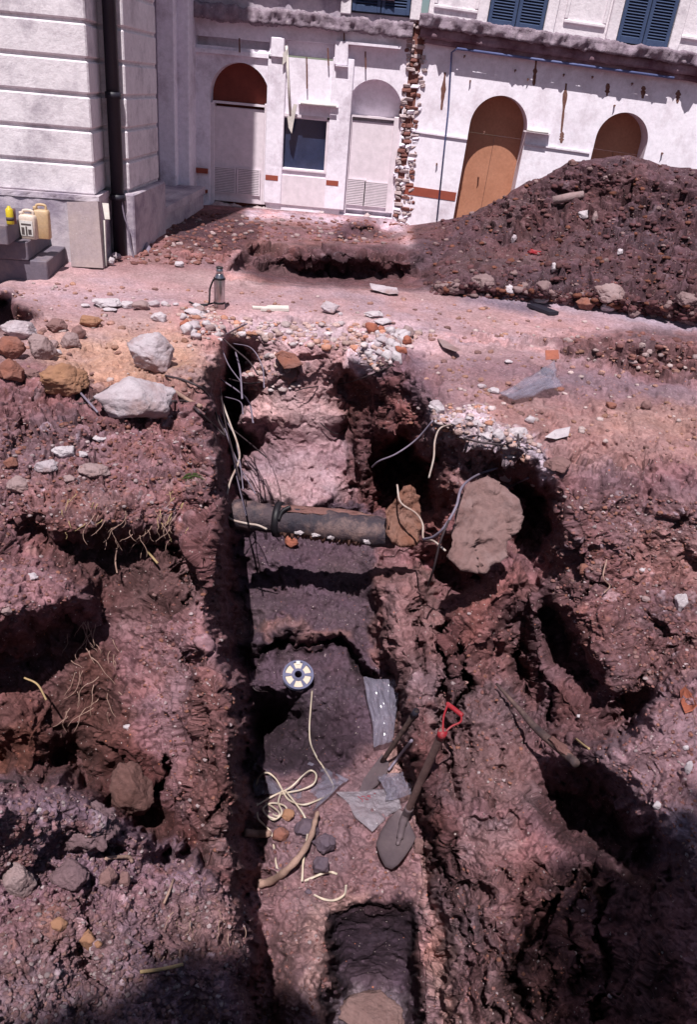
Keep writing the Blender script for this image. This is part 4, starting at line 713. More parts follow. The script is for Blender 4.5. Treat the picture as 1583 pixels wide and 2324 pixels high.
# brick scar between the two sections
rr = random.Random(5); mb = MB(); v = -.25
while v < ledB+.15:
    h_ = .048+.02*rr.random(); cx = np.interp(v, [0, ledB], [uvA(909, 495)[0], uvA(946, 90)[0]])+.02*math.sin(v*7)
    u = cx-.11-.04*rr.random(); ue = cx+.10+.05*rr.random()
    while u < ue:
        l = .04+.10*rr.random(); mi = rr.choice([0, 0, 1, 1, 1, 2, 3]); wz = rr.uniform(.008, .035) if mi != 2 else -.09; pass
        dj = [rr.uniform(-.008, .008) for _ in range(4)]; mb.box(lambda a, b, c: frA(a+dj[0]*math.sin(b*90)+.006*math.sin(c*60+b*40), b+dj[1]+.006*math.sin(a*50), c+dj[2]+.01*math.sin(a*70+b*55)), u, min(u+l, ue+.04), v, v+h_-.006, -.38, wz, mi, .012); u += l+.006
    v += h_
mb.box(frA, uR-.0+.002, uvA(934, 300)[0]+.12, -.3, ledB+.2, -.43, -.02, 0)
mb.build('brick_scar', None, bld, mats=[M['scar_brick'], M['brick_pale'], M['brick_dark'], M['plaster']])
mb = MB(); noisybar(mb, frA, -5, B0+.5, -.35, -.02, -.3, .16, 300, 18, .07, 6., 4); mb.build('footing', M['brick_pale'], bld, True)
# left pilasters against the same front, in shade
mb = MB()
for x0, x1, w0, wfr in ((325, 345, 0, .62), (345, 360, 0, .52), (360, 398, 0, .70), (398, 430, 0, .5)):
    a = uvA(x0, 300, wfr)[0]; c = uvA(x1, 300, wfr)[0]; mb.box(frA, a, c, -.4, 8.5, -.3, wfr, 0, .012)
each(mb, 'corner_pilaster', M['plaster'], bld)
# ================================================================ LEFT STONE BUILDING
st_b = thing('stone_building', 'tall left building of pale banded stone blocks with dark downpipe in the shaded corner', 'building', (-2.76, 8.4, 0))
ya = rad(7); XC, YCc = -2.76, 8.4
def frL(u, v, w_): return (XC+u*math.cos(ya)+w_*math.sin(ya), YCc+u*math.sin(ya)-w_*math.cos(ya), v)
def block_wall(fr, u0, u1, w0, zs, name, par, vis=.03):
    mb = MB(); mb.box(fr, u0+.02, u1-vis, zs[0], zs[-1], w0-3.8, -vis)
    for a, b in zip(zs[:-1], zs[1:]): mb.box(fr, u0, u1, a+.012, b-.016, w0-.6, 0, 0, .014)
    return mb.build(name, M['stone_wall'], par)
zs = [.64]+[.93+.297*i for i in range(32)]
block_wall(frL, -6, 0, 0, zs, 'wall', st_b)
mb = MB(); mb.box(frL, -6, .035, -.3, .60, -.6, .05, 0, .015); noisybar(mb, frL, -6, .045, .59, .65, -.5, .06, 160, 14, .012, 6., 2); mb.build('plinth', M['plinth'], st_b)
mb = MB(); mb.tube([(-2.70, 8.93, -.2), (-2.70, 8.93, 10)], .065, 16); 
for z in (.55, 1.5, 2.6): mb.tube([(-2.70, 8.93, z), (-2.70, 8.93, z+.06)], .078, 16)
mb.build('downpipe', M['drain'], st_b, True)
def frL2(u, v, w_): return (-2.60+u, 9.02-w_, v)
mb = MB(); mb.box(frL2, -1.5, -.03, .5, 10, -1.3, -.03)
for a, b in zip(zs[:-1], zs[1:]): mb.box(frL2, -1.5, 0, a+.012, b-.016, -1.25, 0, 0, .014)
mb.build('side_pier', M['stone_wall'], st_b); mb = MB(); mb.box(frL2, -1.5, .06, -.3, .62, -1.3, .06, 0, .015); mb.build('pier_plinth', M['plinth'], st_b)
mb = MB(); mb.box(frL2, -4, -.95, -.3, 10, -4.4, -1.3); mb.build('side_wall', M['plaster'], st_b)
mb = MB(); mb.box(lambda u, v, w_: (u, w_, v), -3.6, -2.62, -.3, .22, 10.45, 13.0, 0, .02); noisybar(mb, lambda u, v, w_: (u, w_, v), -3.6, -2.60, .20, .29, 10.42, 13.0, 60, 16, .03, 5., 3); mb.build('low_footing', M['plinth'], st_b)
mb = MB(); a = aty(259, 233, 8.98); mb.box(lambda u, v, w_: (u, w_, v), a[0]-.05, a[0]+.05, a[2]-.09, a[2]+.09, 8.96, 9.0, 0, .03); mb.build('vent_plate', M['drain'], st_b)
# hanging wire in the shaded corner
mb = MB(); mb.tube(spline([aty(252, 300, 8.9), aty(259, 350, 8.9), aty(270, 420, 8.9), aty(282, 490, 8.9), aty(290, 515, 8.9), aty(297, 560, 8.9), aty(305, 590, 8.88)]), .009, 6); o = mb.build('dangling_cord', M['cable_g'], None, True); tag(o, 'pale cord hanging down the shaded pier beside the dark downpipe', 'cord')
mb = MB(); mb.tube(spline([aty(312, 515, 9.6), aty(320, 545, 9.5), aty(335, 572, 9.3), aty(350, 583, 9.2)]), .06, 12); tag(mb.build('corrugated_hose', M['cable_g'], None, True), 'grey corrugated hose sagging to the ground in the shaded corner', 'hose')

# ================================================================ LOOSE GRAVEL (nobody could count it)
def gravel(name, n, polys, rng, seed, pal, label, power=2.2, zmin=0):
    r_ = np.random.RandomState(seed); xs = []; ys = []; ar = np.array([abs(sum(p[i][0]*p[(i+1) % len(p)][1]-p[(i+1) % len(p)][0]*p[i][1] for i in range(len(p))))*wt for p, wt in polys]); ar = ar/ar.sum(); V = []; Fc = []; C_ = []
    bV, bF = ICO[2]; base = []
    import bmesh
    for k in range(8):
        sV, sF = rockshape((1, 1, .8), 900+k+seed, 2, 9, .08, .2); base.append(sV)
    off = 0
    for (p, wt), a in zip(polys, ar):
        x0 = min(q_[0] for q_ in p); x1 = max(q_[0] for q_ in p); y0 = min(q_[1] for q_ in p); y1 = max(q_[1] for q_ in p); c = 0; want = int(n*a)
        while c < want:
            x = r_.uniform(x0, x1); y = r_.uniform(y0, y1); ins = False; m_ = len(p)
            for i in range(m_):
                (xa, ya_), (xb, yb) = p[i], p[(i+1) % m_]
                if (ya_ > y) != (yb > y) and x < (xb-xa)*(y-ya_)/(yb-ya_)+xa: ins = not ins
            if not ins: continue
            c += 1; h = hit(x, y); sz = (rng[0]+(rng[1]-rng[0])*r_.rand()**power)*min(1.6, max(.6, h[1]/4)); bs = base[r_.randint(8)]; an = r_.rand()*6.28; ca, sa = math.cos(an), math.sin(an)
            q_ = bs*np.array([1, .7+.3*r_.rand(), .5+.4*r_.rand()])*sz; q_ = q_@np.array([[ca, -sa, 0], [sa, ca, 0], [0, 0, 1]])
            V.append(q_+h+np.array([0, 0, sz*.15])); Fc.append(np.array(bF)+off); off += len(q_); C_.append(np.repeat([np.array(pal[r_.randint(len(pal))])*(.75+.5*r_.rand())], len(q_), 0))
    V = np.concatenate(V).astype(np.float32); Fc = np.concatenate(Fc).astype(np.int32); C_ = np.concatenate(C_); me = bpy.data.meshes.new(name); me.vertices.add(len(V)); me.vertices.foreach_set('co', V.ravel()); me.loops.add(len(Fc)*3); me.loops.foreach_set('vertex_index', Fc.ravel())
    me.polygons.add(len(Fc)); me.polygons.foreach_set('loop_start', np.arange(0, len(Fc)*3, 3, dtype=np.int32)); me.polygons.foreach_set('loop_total', np.full(len(Fc), 3, np.int32)); me.update(calc_edges=True)
    at = me.color_attributes.new('Col', 'FLOAT_COLOR', 'POINT'); at.data.foreach_set('color', np.concatenate([C_, np.ones((len(C_), 1))], -1).astype(np.float32).ravel()); me.materials.append(M['soil']); o = bpy.data.objects.new(name, me); COL.objects.link(o)
    return tag(o, label, 'gravel', kind='stuff')
SOILP = [(.23, .11, .105), (.20, .09, .085), (.27, .14, .13), (.18, .085, .08), (.25, .12, .11), (.30, .18, .17), (.38, .30, .31), (.26, .12, .09), (.22, .10, .095)]
GREYP = [(.23, .135, .15), (.25, .15, .165), (.20, .12, .13), (.27, .17, .18), (.22, .12, .125), (.36, .29, .30), (.24, .14, .13)]
gravel('loose_gravel', 6500, [([(0, 1780), (150, 1780), (280, 1860), (560, 2040), (570, 2324), (0, 2324)], 2.6)], (.002, .016), 3, GREYP, 'grey crumbly soil crumbs covering the near left spoil heap', 3.5)
gravel('loose_gravel', 9000, [([(0, 960), (480, 930), (490, 1150), (350, 1180), (0, 1220)], 1.6), ([(0, 1230), (190, 1300), (190, 1390), (0, 1440)], 1.2), ([(370, 1290), (480, 1300), (540, 1600), (530, 1950), (400, 1900), (300, 1500)], .9), ([(1240, 1100), (1583, 1140), (1583, 1520), (1400, 1640), (1260, 1400)], 1.3), ([(1340, 1700), (1583, 1540), (1583, 2040), (1450, 1900)], 1.0), ([(1020, 1960), (1330, 1970), (1400, 2324), (1040, 2324)], .6), ([(900, 900), (1200, 1060), (1150, 1100), (960, 1100)], .7), ([(570, 1850), (950, 1850), (980, 2324), (960, 2040), (740, 2040), (740, 2324), (590, 2324)], .5), ([(1000, 1340), (1160, 1330), (1200, 1800), (1000, 1800)], .5)], (.002, .018), 7, SOILP, 'small reddish crumbs and pebbles strewn over the trench banks', 3.2)
gravel('loose_gravel', 5200, [([(950, 520), (1100, 470), (1300, 372), (1430, 358), (1583, 390), (1583, 730), (1300, 685), (1000, 662)], 1.), ([(960, 640), (1583, 690), (1583, 735), (1280, 690), (980, 668)], 3.5)], (.004, .032), 11, [(.12, .055, .06), (.10, .045, .05), (.13, .065, .065), (.115, .052, .057), (.115, .052, .057), (.12, .055, .06), (.22, .15, .15), (.17, .07, .05)], 'dark clods and pebbles tumbled down the big earth mound', 8)
gravel('loose_gravel', 1400, [([(330, 480), (420, 480), (900, 505), (960, 530), (930, 556), (560, 548), (500, 600), (250, 600)], 1.), ([(1260, 770), (1430, 755), (1583, 770), (1583, 870), (1400, 840)], .25)], (.003, .03), 13, [(.22, .10, .09), (.20, .09, .085), (.36, .27, .27), (.25, .12, .10), (.17, .08, .075)], 'scattered rubble bits on the rough ground before the white building', 3.)
gravel('loose_gravel', 1500, [([(0, 640), (980, 680), (1583, 770), (1583, 1060), (1250, 1000), (960, 860), (960, 740), (500, 700), (460, 900), (0, 850)], 1.)], (.002, .022), 17, [(.38, .22, .18), (.34, .19, .16), (.50, .40, .39), (.36, .20, .15), (.24, .14, .13)], 'fine grit and chips on the dusty yard surface', 3.5)
gravel('brick_rubble', 1100, [([(505, 722), (800, 735), (960, 750), (930, 800), (860, 845), (800, 800), (520, 765)], 1.), ([(400, 700), (500, 700), (505, 780), (430, 765)], 1.), ([(530, 790), (660, 800), (680, 880), (560, 900)], .35), ([(975, 920), (1110, 918), (1225, 1010), (1225, 1060), (1090, 1010), (990, 985)], .7)], (.003, .028), 19, [(.58, .50, .52), (.54, .44, .44), (.50, .38, .36), (.50, .36, .33), (.46, .32, .30), (.50, .25, .18), (.46, .27, .22)], 'pale mortar and brick crumbs along the broken trench edge', 2.2)
# ================================================================ STONES
def R_(name, px, py, w_, h_, m_, label, cat='stone', **k): return rock(name, px, py, w_, h_, M[m_], label, cat, **k)
R_('concrete_chunk', 305, 962, 174, 108, 'concrete', 'largest white concrete lump, on the left bank beside the trench', 'concrete lump', seed=41, sub=5, rough=.05, sharp=.1, dp=.85, planes=13, sink=.1)
R_('concrete_chunk', 345, 843, 112, 92, 'concrete', 'wedge of concrete with dusty top and pitted white side, behind the largest lump', 'concrete lump', seed=52, sub=5, rough=.05, planes=8, sharp=.05, sink=.1)
R_('concrete_chunk', 42, 772, 94, 50, 'concrete', 'long light grey pitted stone at the foot of the small dark heap on the left', 'stone', seed=7)
R_('stone', 90, 814, 66, 66, 'pinkrock', 'upright pinkish grey stone block in the left stone cluster', 'stone', seed=9, planes=9)
R_('stone', 157, 792, 50, 42, 'pinkrock', 'rounded brown stone with a pale broken edge, rightmost of the left cluster front row', 'stone', seed=12)
R_('stone', 130, 753, 52, 38, 'brownrock', 'dark brown rounded stone at the back of the left stone cluster', 'stone', seed=13); R_('stone', 178, 768, 34, 32, 'brownrock', 'small brown stone between the rounded brown stone and the flat ochre one', 'stone', seed=14)
R_('stone', 201, 741, 56, 26, 'orangerock', 'flat ochre brown stone lying alone behind the left stone cluster', 'stone', seed=15)
R_('stone', 24, 812, 70, 54, 'redrock', 'dark rust red stone at the left picture edge under the grey one', 'stone', seed=16); R_('stone', 22, 866, 76, 62, 'redrock', 'block of red brown stone at the left edge above the spoil', 'stone', seed=17, planes=8)
R_('stone', 58, 864, 62, 26, 'brownrock', 'dark hollow shard lying against the red brown block', 'stone', seed=18, planes=7)
R_('clay_lump', 140, 897, 114, 88, 'orangerock', 'big ochre clay lump on the left bank', 'clay lump', seed=19, sub=5, planes=9, rough=.07)
R_('stone', 122, 790, 24, 22, 'pinkrock', 'small pink stone wedged between two upright left cluster stones', 'stone', seed=20); R_('stone', 131, 806, 20, 15, 'whitechip', 'small white chip in front of the left stone cluster', 'stone', seed=21)
for i, (x, y, w_, h_, m_, lb) in enumerate([(143, 1038, 50, 32, 'whitechip', 'white angular stone with pink side on the left bank slope'), (102, 1074, 54, 34, 'concrete', 'grey rounded stone left of the pinkish slab on the left bank slope'), (210, 1086, 76, 38, 'pinkrock', 'wide pinkish broken stone on the left bank slope'), (25, 1064, 36, 34, 'redrock', 'pointed reddish stone at the left edge of the bank slope'), (187, 1037, 25, 14, 'whitechip', 'small cream stone above the pinkish broken stone'), (228, 1002, 38, 14, 'whitechip', 'small flat white chips below the largest white lump'), (38, 1118, 58, 42, 'pinkrock', 'pale pink crumbling lump low on the left bank slope'), (157, 1095, 28, 20, 'pinkrock', 'small tan stone below the grey rounded stone'), (8, 1395, 40, 28, 'pinkrock', 'flat tan stone at the left edge of the dark cave'), (70, 1316, 32, 14, 'whitechip', 'small flat pale stone on the lit shelf'),
    (40, 2032, 86, 84, 'pinkrock', 'broad flat faced pinkish stone on the near left heap'), (156, 2015, 92, 72, 'greyclod', 'brown grey block beside the pinkish stone on the near heap'), (245, 2008, 50, 52, 'brownrock', 'purple brown shard under a root on the near heap'), (284, 2008, 34, 44, 'brownrock', 'narrow purple shard right of its wider neighbour'), (199, 2152, 36, 56, 'orangerock', 'upright orange brown stone on the near left heap'), (222, 2150, 20, 18, 'orangerock', 'small orange pebble touching the upright orange stone'), (209, 2158, 14, 10, 'whitechip', 'tiny white chip at the foot of the orange stone'), (86, 1846, 22, 16, 'whitechip', 'small white chip high on the near left heap'), (132, 2110, 40, 30, 'orangerock', 'ochre lump left of the upright orange stone'), (30, 1985, 34, 26, 'redrock', 'orange red brick piece above the broad pinkish stone'),
    (295, 1850, 112, 160, 'darkclod', 'big smooth dark brown clod standing in the left bank'), (288, 1655, 18, 14, 'whitechip', 'small bluish white stone in the dark left hollow')]):
    R_('stone', x, y, w_, h_, m_, lb, seed=60+i, sub=5 if w_ > 100 else 4, rough=.06, planes=8 if w_ < 60 else 11)
R_('soil_clod', 200, 1922, 150, 140, 'greyclod', 'huge grey crumbly clod crowning the near left heap', 'clod', seed=90, sub=5, rough=.13, sink=.45, dp=.8)
for i, (x, y, w_, h_, m_, lb) in enumerate([(192, 698, 26, 9, 'whitechip', 'small white chip at the left end of the rubble row by the flask'), (240, 698, 70, 22, 'whitechip', 'long white slab in the rubble row left of the flask'), (289, 701, 32, 20, 'whitechip', 'blocky white piece right of the long slab'), (320, 703, 40, 22, 'pinkrock', 'rounded brown piece in the middle of the rubble row'), (349, 698, 28, 18, 'concrete', 'light grey piece right of the rounded brown one'), (373, 695, 20, 12, 'whitechip', 'small pale piece near the right end of the rubble row'), (399, 694, 14, 7, 'whitechip', 'tiny pale chip at the right end of the rubble row'), (361, 730, 42, 24, 'whitechip', 'white angular chunk in front of the rubble row'), (247, 707, 34, 8, 'whitechip', 'thin white sliver lying in front of the long slab'),
    (440, 714, 56, 14, 'whitechip', 'flat white plate left of the steel flask'), (446, 703, 26, 16, 'whitechip', 'pointed white piece on the flat plate'), (445, 771, 28, 18, 'concrete', 'grey white chip on the left lip of the trench'), (748, 712, 46, 30, 'concrete', 'lone grey rock on the yard right of the flask'), (773, 716, 12, 8, 'whitechip', 'pebble beside the lone grey rock'), (850, 722, 50, 16, 'whitechip', 'flat white piece at the far right corner of the trench'), (868, 738, 44, 16, 'whitechip', 'chalky plate in front of the far right corner'), (925, 757, 34, 12, 'concrete', 'low grey slab past the far right corner'),
    (1122, 893, 32, 13, 'whitechip', 'flat white stone beside the plastic bag on the right ground'), (1094, 881, 22, 10, 'concrete', 'small grey stone left of the flat white stone'), (1273, 889, 18, 12, 'redrock', 'small red stone just right of the plastic bag'), (1388, 928, 24, 17, 'redrock', 'rounded orange red stone on the right ground'), (1468, 930, 26, 24, 'brownrock', 'dark pointed stone on the right ground'), (1202, 962, 24, 20, 'whitechip', 'cream lump on the right ground above the hole'), (1155, 1040, 30, 10, 'whitechip', 'thin pale slab on the right trench lip'), (1156, 825, 20, 8, 'whitechip', 'small pale chip behind the plastic bag'),
    (1143, 1096, 54, 42, 'whitechip', 'bright white chunk on top of the hanging slab'), (1213, 1102, 26, 76, 'whitechip', 'upright white broken slab edge right of the hanging block'), (1266, 1072, 62, 36, 'brownrock', 'flat brown stone set in the right lip'), (1544, 1386, 34, 50, 'whitechip', 'tan rectangular stone on the right slope'), (1458, 1300, 16, 14, 'whitechip', 'small pale pebble on the right slope'), (1327, 1306, 26, 34, 'redrock', 'tall red brick fragment on the right slope'), (1466, 1366, 20, 16, 'pinkrock', 'small pinkish stone left of the tan rectangular one'), (1490, 1838, 20, 26, 'whitechip', 'white stone at the foot of the right plateau'), (1562, 1945, 18, 20, 'whitechip', 'white pebble at the right picture edge'), (1560, 1756, 20, 42, 'whitechip', 'narrow white chip on the right plateau'), (1556, 1702, 16, 14, 'whitechip', 'small white chip above the narrow one'), (1315, 1630, 16, 10, 'whitechip', 'white speck sized stone in the right hollow')]):
    R_('stone', x, y, w_, h_, m_, lb, seed=100+i, sub=4 if w_ > 30 else 3, rough=.05, planes=8, sink=.2)
for i, (x, y, w_, h_, m_, lb) in enumerate([(1101, 661, 68, 38, 'moundrock', 'large brown rock at the left foot of the earth mound'), (1028, 668, 66, 26, 'moundrock', 'flat tilted slab at the very left foot of the mound'), (1155, 670, 32, 24, 'whitechip', 'pale angular rock right of the large brown one'), (1235, 668, 40, 32, 'moundrock', 'pale rock with a dark split in the middle of the mound foot'), (1381, 690, 74, 48, 'pinkrock', 'broad pointed tan boulder on the mound foot'), (1560, 697, 66, 34, 'moundrock', 'boulder at the right edge on the mound foot'), (1226, 690, 42, 20, 'whitechip', 'low pale stone in front of the split rock'), (1283, 692, 36, 30, 'moundrock', 'brown grey stone left of the rust coloured one'), (1328, 706, 52, 32, 'redrock', 'rust coloured stone at the mound foot'), (1380, 709, 34, 20, 'whitechip', 'pale stone below the broad tan boulder'), (1436, 722, 36, 24, 'moundrock', 'blocky stone low on the mound foot'), (1190, 660, 26, 20, 'moundrock', 'small round stone above the pale angular rock'), (1560, 737, 56, 26, 'moundrock', 'lowest stone at the right edge by the kerb'), (1324, 499, 28, 24, 'whitechip', 'pale triangular stone halfway up the mound'), (1349, 508, 14, 30, 'pinkrock', 'slim tan stone right of the pale triangular one'), (1300, 378, 22, 16, 'brownrock', 'dark stone on the left shoulder of the mound top'), (1257, 618, 20, 24, 'whitechip', 'small pale stone low on the mound face'), (1407, 580, 14, 16, 'whitechip', 'tiny pale stone on the mound face'), (1375, 410, 14, 12, 'pinkrock', 'tiny tan stone high on the mound'), (1166, 552, 14, 20, 'concrete', 'bluish grey chip on the left mound face'), (1228, 460, 30, 10, 'brownrock', 'long brown stone on the mound left flank'), (407, 607, 24, 14, 'whitechip', 'cream stone in front of the shaded corner'), (262, 592, 28, 20, 'concrete', 'grey block lying by the downpipe foot'), (250, 604, 22, 22, 'whitechip', 'pale chunk below the grey block by the downpipe')]):
    R_('stone', x, y, w_, h_, m_, lb, 'rock', seed=160+i, sub=4, rough=.06, planes=9, sink=.15)
rr = random.Random(4)
for i in range(46):
    x = 985+(1583-985)*rr.random(); y = np.interp(x, [985, 1200, 1583], [667, 680, 732])-rr.random()*26; w_ = 10+24*rr.random()**2
    R_('stone', x, y, w_, w_*(.5+.3*rr.random()), rr.choice(['moundrock', 'moundrock', 'brownrock', 'pinkrock', 'redrock']), 'small dusty stone among the loose stones along the mound foot', 'stone', group='small stones along the mound foot', seed=300+i, sub=3, planes=8)
for i in range(60):
    if i < 44: x = 822+110*rr.random(); y = 752+75*rr.random()
    else: x = 405+95*rr.random(); y = 708+55*rr.random()
    w_ = 12+26*rr.random()**1.5
    R_('broken_concrete', x, y, w_, w_*(.5+.6*rr.random()), rr.choice(['whitechip', 'whitechip', 'whitechip', 'concrete', 'pinkrock', 'brick']), 'jagged chip in the pale rubble on the far corners of the trench', 'rubble', group='concrete rubble on the far trench corners', seed=400+i, sub=3, planes=6, rough=.04, sharp=.05, sink=.3, tilt=rr.uniform(-.6, .6))
for i in range(20):
    x = 985+235*rr.random(); y = np.interp(x, [985, 1110, 1220], [935, 975, 1020])+rr.uniform(-12, 30); w_ = 16+28*rr.random()
    R_('broken_concrete', x, y, w_, w_*(.45+.5*rr.random()), rr.choice(['whitechip', 'whitechip', 'concrete']), 'jagged white piece of the broken slab edge along the right lip', 'rubble', group='broken slab edge on the right lip', seed=480+i, sub=4, planes=6, rough=.06, sharp=.05, sink=.35, tilt=rr.uniform(-.4, .4))
# things lying in the trench
for i, (x, y, w_, h_, m_, lb, nm) in enumerate([(662, 1242, 34, 28, 'brick', 'orange brick fragment on the dark floor under the pipe', 'brick_piece'), (654, 1860, 32, 24, 'orangerock', 'small round tan stone beside the tangled tape', 'stone'), (736, 1932, 62, 44, 'bluestone', 'dark bluish stone right of the curved root', 'stone'), (696, 1898, 60, 40, 'bluestone', 'dark bluish stone touching the plastic behind the root', 'stone'), (636, 1908, 40, 36, 'redrock', 'reddish brown stone left of the curved root', 'stone'), (726, 1980, 40, 42, 'bluestone', 'dark stone in front of the two bluish ones', 'stone'), (700, 2028, 18, 12, 'bluestone', 'little purple stone by the end of the tape', 'stone'), (926, 1742, 24, 20, 'brownrock', 'brown leaf shaped shard near the dark handled tool', 'stone'), (952, 1936, 40, 40, 'brownrock', 'brown stone beside the shovel blade', 'stone'), (690, 1220, 14, 10, 'brownrock', 'tiny brown stone below the pipe', 'stone'), (786, 2296, 34, 22, 'brick', 'orange brick fragment in the small square pit', 'brick_piece'), (700, 1543+10, 12, 10, 'brownrock', 'pebble right of the tape reel', 'stone'),
    (655, 872, 54, 58, 'brownrock', 'brown brick lump stuck in the far trench face', 'brick_piece'), (800, 2320, 40, 20, 'redrock', 'second brick bit at the pit bottom', 'brick_piece')]):
    R_(nm, x, y, w_, h_, m_, lb, 'brick' if nm == 'brick_piece' else 'stone', seed=520+i, sub=4, rough=.05, planes=9 if 'blu' in m_ else 7, sink=.2)
R_('concrete_slab_piece', 845, 2328, 165, 46, 'blockrock', 'pale crust of broken concrete lying in the small square pit', 'concrete lump', seed=540, sub=5, rough=.06, sink=.7)
# hanging concrete slab
Vr, Fc = rockshape((1, 1, 1), 31, 5, 8, .05, .05); 
out = [(1056, 1100), (1108, 1080), (1152, 1106), (1186, 1158), (1180, 1200), (1150, 1230), (1150, 1262), (1104, 1303), (1046, 1297), (1013, 1264), (1026, 1205), (1032, 1150)]
def slabobj(name, out, y0, y1, thick, mt, label, cat, seed, bump_=.02, rings=7):
    """block traced as an outline: y0 at its top, y1 at its bottom, real thickness"""
    ys = [p[1] for p in out]; a, b = min(ys), max(ys); O = []
    n_ = len(out); den = []
    for i in range(n_):
        for k in range(8): t_ = k/8; q_ = [out[i], out[(i+1) % n_]]; den.append(tuple(q_[0][c]+(q_[1][c]-q_[0][c])*t_ for c in (0, 1)))
    n_ = len(den); cx = sum(p[0] for p in den)/n_; cy = sum(p[1] for p in den)/n_; dirn = rays(cx, cy); dirn = dirn/np.linalg.norm(dirn)
    G_ = 36; V = []; Fc = []
    def outp(t_):
        f_ = (t_ % 1)*n_; i_ = int(f_) % n_; g_ = f_-int(f_); p_, q_ = den[i_], den[(i_+1) % n_]; return p_[0]+(q_[0]-p_[0])*g_, p_[1]+(q_[1]-p_[1])*g_
    def gpt(i_, j_):
        u = i_/G_*2-1; v = j_/G_*2-1; r = max(abs(u), abs(v)); 
        if r < 1e-6: return cx, cy, 0
        if abs(u) >= abs(v): t_ = (v/u)/8 if u > 0 else .5+(v/u)/8
        else: t_ = .25-(u/v)/8 if v > 0 else .75-(u/v)/8
        x, y = outp(t_); return cx+(x-cx)*r, cy+(y-cy)*r, r
    for sd_ in (0, 1):
        for i_ in range(G_+1):
            for j_ in range(G_+1):
                X, Y, r = gpt(i_, j_); yy = y0+(y1-y0)*(Y-a)/(b-a); e_ = .05*max(0, (r-.9)/.1)**2
                if sd_: X = cx+(X-cx)*.94; Y = cy+(Y-cy)*.94
                V.append(aty(X, Y, yy)+dirn*thick*(1-e_ if sd_ else e_))
    N_ = G_+1
    for sd_ in (0, 1):
        for i_ in range(G_):
            for j_ in range(G_): a_ = sd_*N_*N_+i_*N_+j_; Fc.append((a_, a_+N_, a_+N_+1, a_+1))
    rim = [(0, j_) for j_ in range(N_)]+[(i_, G_) for i_ in range(1, N_)]+[(G_, j_) for j_ in range(G_-1, -1, -1)]+[(i_, 0) for i_ in range(G_-1, 0, -1)]
    for k in range(len(rim)): p_ = rim[k]; q_ = rim[(k+1) % len(rim)]; p_ = p_[0]*N_+p_[1]; q_ = q_[0]*N_+q_[1]; Fc.append((p_, q_, N_*N_+q_, N_*N_+p_))
    V = np.array(V); V += (fbm(V, 7, 6, seed, .65)[:, None])*bump_*np.array([.5, -1, .6])+chips(V.astype(np.float32), 7., seed)[0][:, None]*bump_*1.1*np.array([.3, -1, .5])
    return tag(mesh(name, V, Fc, mt, None, True), label, cat)
slabobj('concrete_block', out, 4.12, 3.72, .18, M['blockrock'], 'big dusty concrete block hanging by wires in the right trench wall', 'concrete block', 5, .02)
slabobj('soil_clod', [(872, 1160), (888, 1140), (903, 1120), (916, 1103), (930, 1100), (946, 1112), (952, 1150), (958, 1195), (952, 1232), (930, 1243), (905, 1242), (884, 1232), (872, 1208)], 4.62, 4.42, .28, M['rustclod'], 'brown clod clinging to the right end of the pipe', 'clod', 6, .03)
slabobj('brick_piece', [(622, 805), (640, 795), (672, 803), (688, 828), (668, 836), (645, 838)], 6.42, 6.36, .09, M['redrock'], 'flat brown brick jutting from the top of the far trench face', 'brick', 8, .008)
slabobj('tile_slab', [(993, 768), (1012, 773), (1046, 795), (1035, 799), (1005, 788)], 6.75, 6.2, .05, M['pinkrock'], 'tilted flat tile lying on the right ground near the far corner', 'tile', 9, .006)
slabobj('brick_piece', [(1238, 795), (1269, 794), (1271, 815), (1240, 817)], 6.05, 5.97, .07, M['brick'], 'square salmon brick standing by the low right heap', 'brick', 10, .004)
slabobj('paving_slab', [(840, 643), (902, 654), (906, 666), (884, 668), (842, 656)], 8.35, 8.1, .09, M['concrete'], 'grey concrete slab tipped on the edge of the far hole', 'slab', 11, .01)
slabobj('tile_shard', [(1236, 992), (1262, 975), (1296, 968), (1290, 990), (1262, 997)], 4.78, 4.62, .03, M['whitechip'], 'pale tan shards lying on the right ground', 'tile', 12, .006)
def hc(px, py, d=.03):
    p = hit(px, py); v = p-CAM; return p-v/np.linalg.norm(v)*d
# ================================================================ PIPE ACROSS THE TRENCH
pipe = thing('tarred_pipe', 'fat dark tarred pipe spanning the trench', 'pipe', tuple(aty(720, 1195, 4.72)))
pa = aty(530, 1166, 4.80); pb = aty(900, 1212, 4.66); L_ = [pa+(pb-pa)*t for t in np.linspace(0, 1, 40)]
mb = MB(); mb.tube(L_, [.098+.004*math.sin(i*1.7)+.004*math.sin(i*.6) for i in range(40)], 28); mb.build('pipe_body', M['pipe'], pipe, True)
mb = MB(); c = L_[11]; ax = (pb-pa)/np.linalg.norm(pb-pa); mb.lathe(c-ax*.022, ax, [(.09, 0), (.118, .0), (.122, .02), (.118, .044), (.09, .044)], 28); mb.build('joint_band', M['black'], pipe, True)
mb = MB(); mb.tube(spline([c+np.array([.01, -.10, .05]), c+np.array([.03, -.07, .10]), c+np.array([.08, -.05, .13])]), .013, 8); mb.build('band_strap', M['black'], pipe, True)
V = []; nb_, mb_ = 90, 9
for i in range(nb_):
    t_ = .30+.5*i/(nb_-1)
    for j in range(mb_):
        an = math.radians(200+100*j/(mb_-1)); p = pa+(pb-pa)*t_; rd = .102+.012*math.sin(i*.9+j)+.02*float(vn(np.array([i*.4]), np.array([j*.6]), np.array([0.]), 5)[0]); V.append(p+np.array([0, math.cos(an), math.sin(an)])*rd)
mesh('tar_crust', V, [(i*mb_+j, i*mb_+j+1, (i+1)*mb_+j+1, (i+1)*mb_+j) for i in range(nb_-1) for j in range(mb_-1)], M['rust'], pipe, True)
